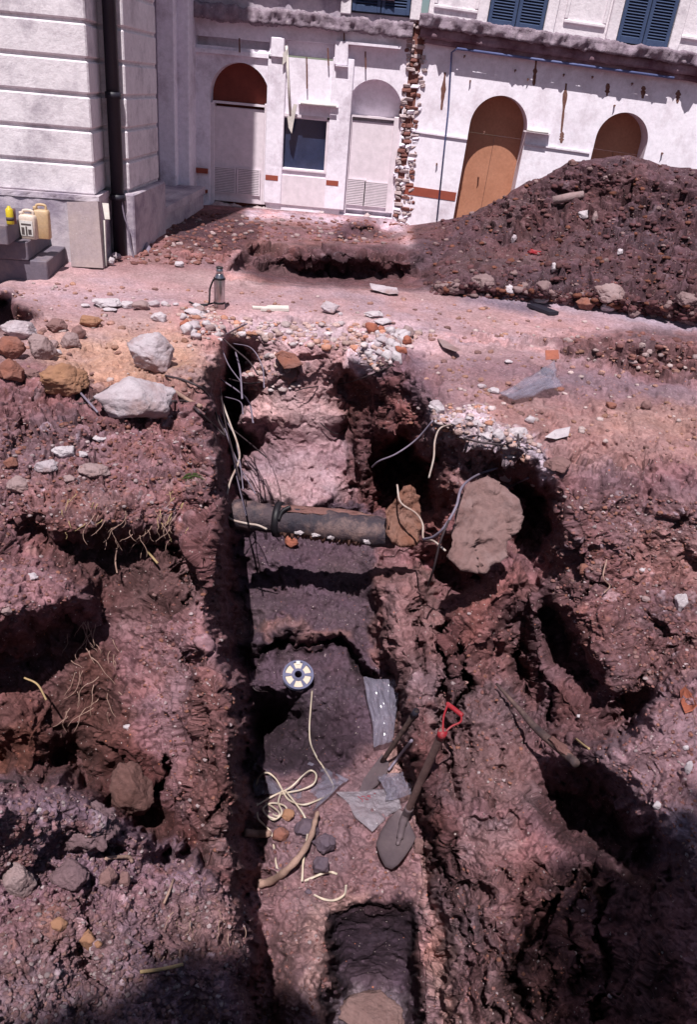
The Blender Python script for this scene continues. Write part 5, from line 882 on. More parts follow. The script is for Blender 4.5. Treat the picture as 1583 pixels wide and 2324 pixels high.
for i, t_ in enumerate((.42, .52, .61, .83)):
    p = pa+(pb-pa)*t_+np.array([0, -.094, -.03]); Vr, Fc = rockshape((.035, .012, .022), 700+i, 4, 8, .2); mesh('lime_patch', Vr+p, Fc, M['whitechip'], pipe, True)
Vr, Fc = rockshape((.36, .06, .018), 711, 4, 9, .2); mesh('dust_layer', Vr+pa+(pb-pa)*.55+np.array([0, .02, .088]), Fc, M['clod'], pipe, True)
# ================================================================ WIRES
def wire(pts_, r, mt, label, nm='wire', n=8, group=None):
    mb = MB(); q_ = spline(pts_, 8); mb.tube(q_, r, 7); return tag(mb.build(nm, M[mt], None, True), label, 'cable' if 'cable' in nm else 'wire', group)
wire([aty(500, 900, 5.75), aty(522, 960, 5.6), aty(540, 1010, 5.4), aty(543, 1045, 5.2), aty(524, 1090, 5.0), aty(514, 1130, 4.85), aty(513, 1160, 4.72), aty(524, 1178, 4.66), aty(560, 1188, 4.64), aty(585, 1192, 4.62), aty(606, 1201, 4.61)], .0075, 'cable_w', 'dusty white cable looping down the left wall to the pipe', 'cable')
wire([hc(376, 853), hc(420, 864, .05), hc(462, 885, .06), aty(484, 918, 5.5), aty(494, 950, 5.4), aty(512, 985, 5.3)], .008, 'cable_d', 'dark wire running from the wedge stone over the left lip', 'cable')
wire([hc(392, 911, .04), hc(425, 912, .06), hc(455, 938, .06), aty(485, 965, 5.1), aty(512, 990, 5.15)], .008, 'cable_d', 'dark wire running from the largest white lump over the left lip', 'cable')
wire([hc(128, 845, .05), hc(160, 868, .06), hc(190, 900, .07), hc(222, 936, .05)], .007, 'cable_g', 'stiff wire lying left of the largest white lump')
wire([hc(165, 917, .03), hc(200, 914, .07), hc(222, 898, .08), hc(250, 878, .1)], .007, 'cable_d', 'short crossing wire left of the largest white lump')
wire([hc(395, 888, .02), hc(430, 910, .03), hc(455, 922, .04)], .014, 'root', 'pale stick running from the largest white lump towards the trench', 'stick')
for i, q_ in enumerate([[(505, 795), (520, 830), (548, 868)], [(508, 770), (530, 790), (565, 820), (585, 850)], [(500, 860), (560, 905), (575, 960)], [(498, 930), (530, 985), (545, 1050), (552, 1110)], [(503, 955), (560, 1000), (605, 1038)], [(495, 940), (520, 1000), (540, 1090), (560, 1170)], [(508, 900), (545, 912), (552, 940)], [(520, 860), (560, 870), (590, 868)], [(535, 800), (545, 840), (550, 905)], [(515, 990), (545, 1060), (580, 1120)], [(500, 880), (512, 960), (530, 1030), (545, 1090)], [(512, 760), (540, 745), (560, 735)], [(530, 780), (570, 790), (595, 830), (600, 880)]]):
    wire([aty(x, y, 6.3-.5*k-.05*i % .6) for k, (x, y) in enumerate(q_)], .0042+.001*(i % 3), ['cable_g', 'cable_d', 'cable_g'][i % 3], 'thin bent reinforcing wire in the bundle sticking out of the left wall', group='wires fanning out of the left wall')
wire([hc(983, 955, .08), aty(945, 998, 4.95), aty(900, 1030, 4.95), aty(862, 1046, 5.0), aty(845, 1060, 5.1)], .006, 'cable_g', 'long grey wire dipping left across the right cavity')
wire([hc(1030, 962, .04), hc(1000, 972, .08), aty(988, 1000, 4.6), aty(985, 1040, 4.5), aty(974, 1085, 4.45)], .006, 'cable_w', 'bent pale wire hanging below the right slab edge')
wire([hc(1130, 1062, .04), hc(1085, 1078, .12), aty(1050, 1105, 3.95), aty(1036, 1150, 3.8), aty(1010, 1195, 3.75), aty(985, 1218, 3.8), aty(962, 1224, 3.9)], .0075, 'cable_g', 'thick grey wire wrapped along the left side of the hanging block')
wire([aty(902, 1100, 4.5), aty(910, 1140, 4.4), aty(945, 1165, 4.3), aty(960, 1190, 4.2), aty(962, 1222, 4.1), aty(985, 1228, 3.9), aty(1012, 1250, 3.8)], .006, 'cable_w', 'pale wire curling from the clod towards the hanging block')
wire([aty(1020, 1180, 3.75), aty(1000, 1230, 3.7), aty(985, 1290, 3.7), aty(972, 1330, 3.8)], .006, 'cable_d', 'dark wire hanging below the hanging block')
wire([hc(1055, 995, .03), hc(1090, 1004, .05), hc(1145, 1010, .05)], .006, 'cable_d', 'straight dark bar lying under the right slab edge')
wire([hc(1152, 1108, .15), hc(1175, 1096, .1), hc(1200, 1085, .06)], .007, 'cable_g', 'short grey bar between hanging block and upright white slab')
wire([hc(1177, 985, .05), hc(1180, 1015, .07)], .005, 'cable_d', 'short bar poking down from the slab edge')
wire([hc(670, 888, .1), hc(700, 880, .1), hc(780, 870, .05), hc(845, 850, .05), hc(910, 820, .03)], .005, 'cable_d', 'thin dark wire stretched across the top of the far trench face')
wire([hc(728, 960, .03), hc(745, 975, .05), hc(765, 985, .05), hc(785, 975, .04)], .005, 'cable_d', 'thin wire sagging on the far trench face')
wire([hc(1378, 1270, .08), hc(1370, 1310, .1), hc(1385, 1330, .08), hc(1372, 1345, .05)], .004, 'root', 'thin pale rootlet on the right slope', 'rootlet')
wire([hc(560, 1360, .02), hc(568, 1420, .02), hc(560, 1490, .02), hc(575, 1560, .02), hc(610, 1570, .015), hc(640, 1590, .015)], .004, 'cable_d', 'thin dark lead lying on the trench floor left of the reel', 'cable')
# roots hanging from the left bank
rr = random.Random(8)
def strand(x, y, L0, mt, label, grp, r=.0022, nm='root'):
    p = hc(x, y, .06); q_ = [p]; d = np.array([rr.uniform(-.5, .5), rr.uniform(-.7, 0), -rr.uniform(.3, 1)]); d /= np.linalg.norm(d)
    for k in range(5):
        d = d+np.array([rr.uniform(-.6, .6), rr.uniform(-.5, .4), rr.uniform(-.5, .3)]); d /= np.linalg.norm(d); q_.append(q_[-1]+d*L0/5)
    mb = MB(); qq_ = spline(q_, 4); mb.tube(qq_, [r*(1-.6*i/len(qq_)) for i in range(len(qq_))], 5); tag(mb.build(nm, M[mt], None, True), label, 'root' if nm == 'root' else 'straw', grp)
for i in range(26): strand(rr.uniform(190, 400), rr.uniform(1150, 1225), rr.uniform(.05, .16), 'root', 'fine rootlet dangling over the upper dark hollow of the left bank', 'rootlets over the upper left hollow')
for i in range(34): strand(rr.uniform(150, 270), rr.uniform(1410, 1640), rr.uniform(.06, .18), 'root', 'fine rootlet matted in the lower hollow of the left bank', 'rootlets in the lower left hollow')
for i in range(22): strand(rr.choice([rr.uniform(140, 240), rr.uniform(360, 440)]), rr.uniform(1110, 1215), rr.uniform(.03, .08), 'straw', 'bit of dry grass on the edge of the left bank', 'dry grass on the left bank', .0025, 'dry_grass')
for i in range(14): strand(rr.uniform(360, 560), rr.uniform(2020, 2200), rr.uniform(.04, .10), 'root', 'thin twig lying on the near left heap', 'twigs on the near left heap', .0018, 'root')
wire([hc(265, 1245, .2), hc(262, 1275, .2), hc(266, 1300, .2)], .004, 'root', 'single straight root hanging in the upper left hollow', 'root')
wire([hc(55, 1538, .2), hc(85, 1553, .2), hc(105, 1588, .2)], .0045, 'straw', 'straw coloured root in the dark left cave', 'root')
wire([hc(335, 1252, .1), hc(358, 1278, .1)], .006, 'straw', 'short pale splinter below the upper left hollow', 'splinter')
mb = MB()
for q_ in ([(412, 1088), (425, 1078), (445, 1076), (462, 1082)], [(420, 1092), (440, 1080), (468, 1090)], [(416, 1086), (430, 1084), (450, 1095)]):
    P_ = spline([hc(x, y, .06) for x, y in q_], 6); V = []; 
    for i, p in enumerate(P_): t_ = i/(len(P_)-1); wd = .009*math.sin(math.pi*(.08+.9*t_)); V += [p+np.array([0, -.3*wd, wd]), p+np.array([0, .3*wd, -wd]), p+np.array([0, -.002, 0])]
    mb.add(V, [(i*3, i*3+2, i*3+5, i*3+3) for i in range(len(P_)-1)]+[(i*3+2, i*3+1, i*3+4, i*3+5) for i in range(len(P_)-1)])
tag(mb.build('green_plant', M['green'], None), 'small tuft of green blades on the left bank', 'plant')
# ================================================================ MEASURING TAPE
rc = hit(676, 1548); kk = dep(rc)/F0; Rr = 35*kk; nrm = -(rc-CAM)/np.linalg.norm(rc-CAM); nrm = nrm*.75+np.array([.05, 0, .6]); nrm /= np.linalg.norm(nrm)
e1 = np.cross(nrm, [0, 0, 1]); e1 /= np.linalg.norm(e1); e2 = np.cross(nrm, e1); rc = rc+np.array([0, 0, .055])
tape = thing('measuring_tape', 'blue grey tape reel, its yellow tape run out in a tangle on the floor', 'tape measure', tuple(rc))
def frT(u, v, w_): return rc+e1*u+e2*v+nrm*w_
def ringpoly(r0, r1, a0, a1, n): return [(r1*math.cos(a0+(a1-a0)*k/n), r1*math.sin(a0+(a1-a0)*k/n)) for k in range(n+1)]+[(r0*math.cos(a1+(a0-a1)*k/n), r0*math.sin(a1+(a0-a1)*k/n)) for k in range(n+1)]
circ = lambda r, n=48: [(r*math.cos(2*math.pi*k/n), r*math.sin(2*math.pi*k/n)) for k in range(n)]
holes = [ringpoly(Rr*.43, Rr*.86, math.radians(60*k+9+i0), math.radians(60*k+51+i0), 8) for k in range(6) for i0 in (0,)]
for w0, w1 in ((.010, .014), (-.014, -.010)):
    mb = MB(); panel(mb, frT, circ(Rr), holes+[circ(Rr*.26, 24)[::-1]], w0, w1); mb.build('reel_flange', M['reelblue'], tape)
mb = MB(); panel(mb, frT, circ(Rr*.83), [circ(Rr*.42, 40)], -.009, .008); mb.build('wound_tape', M['tape'], tape)
mb = MB(); panel(mb, frT, circ(Rr*.33, 30), [circ(Rr*.24, 24)], -.016, .019); mb.build('reel_hub', M['reelblue'], tape)
mb = MB(); mb.box(frT, -.012, .012, -Rr*.93, -Rr*.72, .0142, .0155); mb.build('reel_label', M['paper'], tape)
def ribbon(pts_, wd=.0105, offs=.02, twist=0.):
    q_ = spline([hc(x, y, offs+(o if o else 0)) for x, y, *o_ in pts_ for o in [o_[0] if o_ else 0]], 10); V = []; n_ = len(q_)
    for i, p in enumerate(q_):
        t_ = q_[min(i+1, n_-1)]-q_[max(i-1, 0)]; t_ /= np.linalg.norm(t_)+1e-9; vd = CAM-p; vd /= np.linalg.norm(vd); s_ = np.cross(t_, vd); s_ /= np.linalg.norm(s_)+1e-9; an = .5*math.sin(i*.23+twist); s_ = s_*math.cos(an)+np.cross(t_, s_)*math.sin(an); nn = np.cross(s_, t_)
        V += [p+s_*wd/2+nn*.0006, p-s_*wd/2+nn*.0006, p-s_*wd/2-nn*.0006, p+s_*wd/2-nn*.0006]
    mb = MB(); mb.add(V, [(i*4+k, i*4+(k+1) % 4, (i+1)*4+(k+1) % 4, (i+1)*4+k) for i in range(n_-1) for k in range(4)]+[(0, 1, 2, 3), tuple((n_-1)*4+k for k in (3, 2, 1, 0))]); mb.build('tape_ribbon', M['tape'], tape, True)
ribbon([(709, 1566, .03), (706, 1600), (703, 1650), (705, 1685), (716, 1712), (735, 1742), (752, 1772), (757, 1788), (748, 1802), (715, 1818), (685, 1826), (655, 1814), (640, 1790, .02), (625, 1766, .02), (606, 1753, .02), (588, 1764, .02), (580, 1790)], .0095, .022)
ribbon([(583, 1828), (620, 1806, .02), (660, 1786, .03), (688, 1760, .03), (706, 1748, .03), (718, 1758, .03), (712, 1778, .02), (685, 1792), (645, 1800), (605, 1812)], .0095, .035, 1)
ribbon([(648, 1795, .02), (668, 1818, .02), (690, 1850), (699, 1880), (694, 1920, .02), (688, 1960), (686, 2000)], .0095, .04, 2)
ribbon([(584, 1822), (586, 1855), (600, 1872), (616, 1890), (622, 1920), (626, 1955), (634, 1988)], .0095, .018, 3)
ribbon([(597, 1818), (618, 1830, .02), (634, 1845, .02), (628, 1858), (606, 1850), (598, 1834), (616, 1822, .02), (645, 1828, .02), (650, 1842), (630, 1852), (610, 1840)], .0095, .03, 4)
ribbon([(640, 1795), (632, 1820, .03), (640, 1845, .02), (622, 1860), (602, 1846)], .0095, .04, 5)
ribbon([(692, 1999), (712, 1990), (732, 1982), (752, 1979), (766, 1983)], .011, .02, 2); ribbon([(712, 2030), (735, 2040), (760, 2042), (782, 2030), (786, 2008)], .010, .015, 1)
# ================================================================ PLASTIC BAGS
def bag(label, quad, offs, mt, seed, puff=.03, crum=.02, nm='plastic_bag', writing=None):
    C4 = [hc(x, y, .012)+np.array([0, 0, o]) for (x, y), o in zip(quad, offs)]; n_ = 34; V = []; 
    for side in (1, -1):
        for i in range(n_+1):
            for j in range(n_+1):
                u = i/n_; v = j/n_; p = (C4[0]*(1-u)+C4[1]*u)*(1-v)+(C4[3]*(1-u)+C4[2]*u)*v; e_ = (math.sin(math.pi*u)*math.sin(math.pi*v))**.4; up = np.array([0, -.45, .89])
                cr_ = float(np.abs(vn(np.array([u*5+seed]), np.array([v*5.]), np.array([side*3.]), seed)[0]))*1.0+float(np.abs(vn(np.array([u*13+seed]), np.array([v*11.]), np.array([side*3.]), seed+1)[0]))*.45
                wob = np.array([float(vn(np.array([u*3+seed]), np.array([v*3.]), np.array([9.]), seed+2)[0]), float(vn(np.array([u*3+seed]), np.array([v*3.]), np.array([5.]), seed+3)[0]), 0])*.016
                V.append(p+wob+up*(side*puff*e_*.5+puff*.5+crum*1.3*(cr_-.4)*(1 if side > 0 else .4)+.001*side))
    N_ = n_+1; Fc = []
    for sdx in (0, 1):
        for i in range(n_):
            for j in range(n_): a = sdx*N_*N_+i*N_+j; Fc.append((a, a+N_, a+N_+1, a+1))
    rim = [(0, j) for j in range(N_)]+[(i, n_) for i in range(1, N_)]+[(n_, j) for j in range(n_-1, -1, -1)]+[(i, 0) for i in range(n_-1, 0, -1)]
    for k in range(len(rim)): a = rim[k]; b = rim[(k+1) % len(rim)]; Fc.append((a[0]*N_+a[1], b[0]*N_+b[1], N_*N_+b[0]*N_+b[1], N_*N_+a[0]*N_+a[1]))
    t_ = tag(mesh(nm, V, Fc, mt, None, False), label, 'plastic bag')
    if writing:
        mb = MB()
        for st_ in writing:
            q_ = []
            for u, v in st_: i = int(u*n_); j = int(v*n_); q_.append(np.array(V[i*N_+j])+np.array([0, -.003, .004]))
            mb.tube(q_, .0016, 5)
        mb.build('pen_mark', M['redink'], t_)
    return t_
bag('upright clear bag leaning on the right trench wall above the dark tool', [(818, 1578), (902, 1588), (888, 1694), (848, 1702)], [.13, .13, .02, .02], M['bag'], 3, .05)
bag('flat clear bag under the tangled tape', [(700, 1727), (790, 1765), (715, 1842), (640, 1800)], [0, 0, .0, .0], M['bag'], 5, .02)
bag('small folded clear bag at the left edge of the floor behind the tape', [(580, 1732), (612, 1752), (640, 1800), (580, 1808)], [0, 0, 0, 0], M['bag'], 6, .02)
bag('largest milky bag with faint red marks beside the shovel blade', [(760, 1800), (895, 1795), (905, 1845), (838, 1888)], [.01, .02, .02, .01], M['bag2'], 7, .045, .016, writing=[[(.28, .2), (.3, .3), (.27, .38)], [(.34, .18), (.4, .22), (.36, .3), (.41, .36)], [(.46, .2), (.48, .34)], [(.44, .26), (.52, .24)], [(.6, .2), (.64, .26)]])
bag('crumpled shiny bag between the dark tool and the shovel', [(860, 1768), (912, 1765), (935, 1812), (880, 1830)], [.02, .03, .02, .03], M['bag'], 8, .05, .03)
bag('clear pointed bag lying on the dusty ground right of the trench', [(1136, 904), (1246, 858), (1268, 898), (1172, 918)], [0.0, .10, .05, .0], M['bag'], 9, .07, .02)
# ================================================================ TOOLS
sh = thing('shovel', 'long shovel with red D shaped handle leaning in the trench', 'shovel', tuple(hit(905, 1900)))
B_ = lambda x, y, o=.03: hc(x, y, o)
sock = hc(921, 1852, .11)
for ot in np.arange(.12, 1.2, .04):
    top = hc(1006, 1660, ot)
    if all(np.linalg.norm(sock+(top-sock)*t_-CAM)+.03 < np.linalg.norm(hit(921+(1006-921)*t_, 1852+(1660-1852)*t_)-CAM) for t_ in np.linspace(.08, 1, 16)): break
OT = np.linalg.norm(hit(1006, 1660)-top); gd = np.linalg.norm(top-CAM)
def gp(x, y, k=1.): d = rays(x, y); return CAM+d/np.linalg.norm(d)*gd*k
mid = (top+sock)/2+np.array([0, 0, .005])
mb = MB(); mb.tube(spline([top, mid, sock], 8), [.019]*17, 14); mb.build('shaft', M['wood'], sh, True)
g0 = gp(1017, 1598, 1.03); g1 = gp(1048, 1622, 1.02); mb = MB(); ax = g1-g0; ln = np.linalg.norm(ax); mb.lathe(g0-ax*.08, ax, [(.0, 0), (.010, .0), (.0118, .01), (.0115, ln*.5), (.0118, ln*1.1), (.010, ln*1.16), (0, ln*1.16)], 18); mb.build('grip', M['redhandle'], sh, True)
mb = MB(); mb.tube(spline([g0, gp(1008, 1625, 1.015), gp(1006, 1648, 1.005), top], 6), .0048, 10); mb.tube(spline([g1, gp(1046, 1638, 1.01), gp(1026, 1648, 1.005), top+np.array([.005, 0, -.01])], 6), .0048, 10); mb.build('yoke', M['redhandle'], sh, True)
mb = MB(); mb.tube([top+(sock-top)*.0, top+(sock-top)*.06], [.0215, .0205], 14); mb.build('red_collar', M['redhandle'], sh, True)
outl = [(904, 1838), (918, 1846), (931, 1872), (944, 1903), (935, 1922), (920, 1944), (904, 1964), (889, 1974), (874, 1968), (862, 1944), (853, 1917), (863, 1890), (882, 1860)]
p1 = hc(911, 1840, .11); p2 = hc(944, 1902, .085); p3 = hc(853, 1918, .085); p4 = hc(887, 1974, .06); cen = (p2+p3)/2; nb = np.cross(p2-p4, p3-p4); nb /= np.linalg.norm(nb); nb = nb if nb[2] > 0 else -nb
def onpl(x, y): d = rays(x, y); return CAM+d*(np.dot(cen-CAM, nb)/np.dot(d, nb))
Pp = [onpl(*p) for p in outl]; rings = (1.0, .97, .8, .6, .4, .2, .02); V = []; cc_ = onpl(900, 1905)
for sd_ in (1, -1):
    for r__ in rings:
        for p in Pp: V.append(cc_+(p-cc_)*r__+nb*(-.020*(1-r__*r__)+.0016*sd_+(.006 if r__ == 1.0 else 0)))
n_ = len(outl); Fc = []
for sdx in (0, 1):
    for i in range(len(rings)-1):
        for k in range(n_): a = sdx*len(rings)*n_+i*n_; Fc.append((a+k, a+(k+1) % n_, a+n_+(k+1) % n_, a+n_+k))
    Fc.append(tuple(sdx*len(rings)*n_+(len(rings)-1)*n_+k for k in range(n_)))
for k in range(n_): o_ = len(rings)*n_; Fc.append((k, (k+1) % n_, o_+(k+1) % n_, o_+k))
mesh('blade', V, Fc, M['spade'], sh, True)
mb = MB(); mb.tube(spline([sock+(top-sock)*.12, sock, onpl(914, 1872)+nb*.012, onpl(908, 1900)+nb*.002, onpl(903, 1915)-nb*.006], 6), [.0225]*7+[.022]*6+[.018]*6+[.011]*5+[.004], 14); mb.build('socket', M['spade'], sh, True)
tw = thing('hand_spade', 'short spade with a blackened handle lying against the clear bag', 'spade', tuple(hit(860, 1740)))
h1 = hc(868, 1728, .05)
for ot in np.arange(.08, .8, .04):
    h0 = hc(946, 1613, ot)
    if all(np.linalg.norm(h1+(h0-h1)*t_-CAM)+.02 < np.linalg.norm(hit(868+(946-868)*t_, 1728+(1613-1728)*t_)-CAM) for t_ in np.linspace(.2, 1, 12)): break
mb = MB(); mb.tube([h0+(h1-h0)*t_ for t_ in np.linspace(0, 1, 8)], .0135, 12); mb.build('shaft', M['rod'], tw, True)
mb = MB(); mb.tube([h0, h0+(h1-h0)*.09], .017, 12); mb.build('end_cap', M['drain'], tw, True)
def plate(name, out_, offs, th, mt, par):
    Pp = [hc(x, y, o) for (x, y), o in zip(out_, offs)]; c_ = sum(Pp)/len(Pp); n_ = np.cross(Pp[1]-Pp[0], Pp[3]-Pp[0]); n_ /= np.linalg.norm(n_); k_ = len(Pp); V = [p+n_*th/2 for p in Pp]+[p-n_*th/2 for p in Pp]; return mesh(name, V, [tuple(range(k_)), tuple(range(k_, 2*k_))[::-1]]+[(i, (i+1) % k_, k_+(i+1) % k_, k_+i) for i in range(k_)], mt, par)
plate('blade', [(868, 1712), (884, 1732), (880, 1752), (858, 1780), (834, 1800), (816, 1796), (826, 1768), (848, 1738)], [.05]*3+[.03]*3+[.04, .05], .004, M['spade'], tw)
# second dark edge tool beside it
wire([hc(882, 1748, .05), hc(905, 1718, .07), hc(935, 1680, .08)], .008, 'cable_g', 'thin metal rod lying just below the short spade', 'metal_rod')
# pole on the right bank
pxy = [(1128, 1552), (1180, 1610), (1215, 1650), (1260, 1690), (1309, 1732)]
def dist_(p): return float(np.linalg.norm(p-CAM))
ext_ = [(1128+(1309-1128)*t_, 1552+(1732-1552)*t_) for t_ in np.linspace(0, 1, 20)]; hd_ = [dist_(hit(*p)) for p in ext_]; d0_ = hd_[0]-.14
for d1_p in np.arange(hd_[-1]-.05, hd_[-1]-.45, -.03):
    if all(d0_+(d1_p-d0_)*t_ < h_+.03 for t_, h_ in zip(np.linspace(0, 1, 20), hd_)): break
pp = spline([CAM+rays(x, y)/np.linalg.norm(rays(x, y))*(d0_+(d1_p-d0_)*t_) for (x, y), t_ in zip(pxy, (0, .3, .5, .74, 1))], 8)
mb = MB(); mb.tube(pp, [.007+.013*min(1, i/18) for i in range(len(pp))], 12); tag(mb.build('pole', M['rod'], None, True), 'blackened earthy pole slanting down the right bank', 'pole')
Vr, Fc = rockshape((.15, .028, .02), 777, 4, 9, .15); 
pd_ = pp[-1]-pp[14]; ang = math.atan2(pd_[1], pd_[0]); pit = math.asin(pd_[2]/np.linalg.norm(pd_)); Vr = rot(rot(Vr, 'Y', -pit), 'Z', ang)
tag(mesh('mud_cake', Vr+(pp[-1]+pp[20])/2+np.array([0, 0, .012]), Fc, M['clod'], None, True), 'cake of dried pale mud stuck along the lower half of the pole', 'mud')
# curved root over the trench floor
rp = spline([hc(586, 2006, .03), hc(615, 1999, .05), hc(650, 1975, .09), hc(684, 1938, .12), hc(706, 1898, .12), hc(716, 1862, .10), hc(722, 1842, .09)], 8); mb = MB(); mb.tube(rp, [.020-.010*i/len(rp)+.002*math.sin(i) for i in range(len(rp))], 12); tag(mb.build('root', M['root'], None, True), 'thick curved root arching over the trench floor', 'root')
mb = MB(); mb.tube(spline([hc(556, 1889, .06), hc(585, 1892, .06), hc(613, 1891, .05)], 5), [.02]*10+[.014], 10); tag(mb.build('timber_stub', M['root'], None, True), 'broken reddish wood stub sticking out of the left trench wall', 'wood')
wire([hc(1308, 1676, .04), hc(1325, 1690, .05), hc(1338, 1699, .04)], .005, 'straw', 'short straw coloured splinter at the right plateau edge', 'splinter')
wire([hc(240, 1955, .02), hc(245, 1947, .03), hc(290, 1944, .03), hc(300, 1955, .02)], .006, 'root', 'bent root framing the purple shard on the near heap', 'root')
wire([hc(372, 2050, .02), hc(385, 2020, .03), hc(394, 1995, .02)], .004, 'root', 'upright thin twig on the near left heap', 'twig')
wire([hc(318, 2205, .02), hc(370, 2198, .02), hc(415, 2188, .02)], .005, 'straw', 'pale straw lying at the shadow edge on the near heap', 'straw')
wire([hc(0, 1772, .05), hc(30, 1775, .05), hc(55, 1790, .04)], .006, 'cable_d', 'dark root crossing the left edge above the near heap', 'root')
# dry leaf on the right bank
lf = [(1545, 1568), (1556, 1558), (1572, 1575), (1583, 1600), (1572, 1612), (1556, 1618), (1547, 1595)]; lo = plate('dry_leaf', lf, [.03, .05, .06, .05, .03, .02, .03], .004, M['leafy'], None); tag(lo, 'red and white dry leaf on the right bank', 'leaf')
# ================================================================ FLASK, BOARDS, COVER
tb = hit(498, 700); k = dep(tb)/F0; r0 = 12.3*k; hh = 92*k; th_ = thing('steel_flask', 'shiny steel vacuum flask with black strap standing on the yard', 'flask', tuple(tb))
mb = MB(); mb.lathe(tb, (0, 0, 1), [(r0*.96, 0), (r0, .005), (r0, hh*.72), (r0*.93, hh*.76), (r0*.66, hh*.83), (r0*.64, hh*.84)], 36); mb.build('flask_body', M['steel'], th_, True)
mb = MB(); mb.lathe(tb, (0, 0, 1), [(r0*.66, hh*.842), (r0*.62, hh*.90), (r0*.60, hh*.955), (r0*.5, hh*.965)], 30); mb.build('flask_neck', M['steel'], th_, True)
mb = MB(); mb.lathe(tb, (0, 0, 1), [(r0*.62, hh*.966), (r0*.66, hh*.97), (r0*.64, hh), (r0*.1, hh*1.005)], 30); mb.build('flask_cap', M['steel_dark'], th_, True)
for z in (.70, .12): mb = MB(); mb.lathe(tb, (0, 0, 1), [(r0*1.0, hh*z), (r0*1.07, hh*z+.002), (r0*1.07, hh*z+.016), (r0, hh*z+.018)], 36); mb.build('flask_band', M['black'], th_, True)
mb = MB(); s0 = tb+np.array([-r0*1.05, -.01, hh*.70]); mb.tube(spline([s0, s0+np.array([-.03, 0, -.08]), s0+np.array([-.03, -.02, -.14]), tb+np.array([-.09, -.04, .035]), tb+np.array([-.17, -.04, .02]), tb+np.array([-.26, .0, .03]), tb+np.array([-.22, .03, .01]), tb+np.array([-.12, .03, .015]), tb+np.array([-r0, 0, hh*.12])], 8), .008, 8); mb.build('flask_strap', M['black'], th_, True)
def board(name, quad, th, mt, label, cat, off=.0):
    Pp = [hit(x, y)+np.array([0, 0, off]) for x, y in quad]; V = [p+np.array([0, 0, th]) for p in Pp]+Pp; return tag(mesh(name, V, [(0, 1, 2, 3), (7, 6, 5, 4), (0, 1, 5, 4), (1, 2, 6, 5), (2, 3, 7, 6), (3, 0, 4, 7)], mt), label, cat)
board('white_strip', [(572, 698), (612, 700), (612, 704), (574, 702)], .012, M['whiteboard'], 'thin white strip end, left of the longer white strip', 'strip', .004)
board('white_strip', [(610, 699), (655, 700), (656, 708), (592, 707)], .022, M['whiteboard'], 'longer white strip lying on the yard behind the trench', 'strip', .004)
board('metal_cover', [(1196, 697), (1222, 698), (1268, 716), (1246, 717)], .03, M['drain'], 'dark metal cover lying in the kerb before the mound', 'cover', .006)
mb = MB(); q0 = aty(1256, 456, 10.75); q1 = aty(1326, 441, 10.7); axp = (q1-q0)/np.linalg.norm(q1-q0); mb.lathe(q0, axp, [(.045, 0), (.05, .0), (.052, np.linalg.norm(q1-q0)*.5), (.04, np.linalg.norm(q1-q0)), (.03, np.linalg.norm(q1-q0)), (.036, .02)], 20); tag(mb.build('pipe_fragment', M['pinkrock'], None, True), 'broken tan pipe piece lying high on the mound', 'pipe')
Vr, Fc = rockshape((.10, .05, .035), 801, 4, 6, .35); tag(mesh('red_rag', Vr+hit(1213, 578)+np.array([0, 0, .02]), Fc, M['redhandle'], None), 'crumpled red scrap low on the mound', 'scrap')
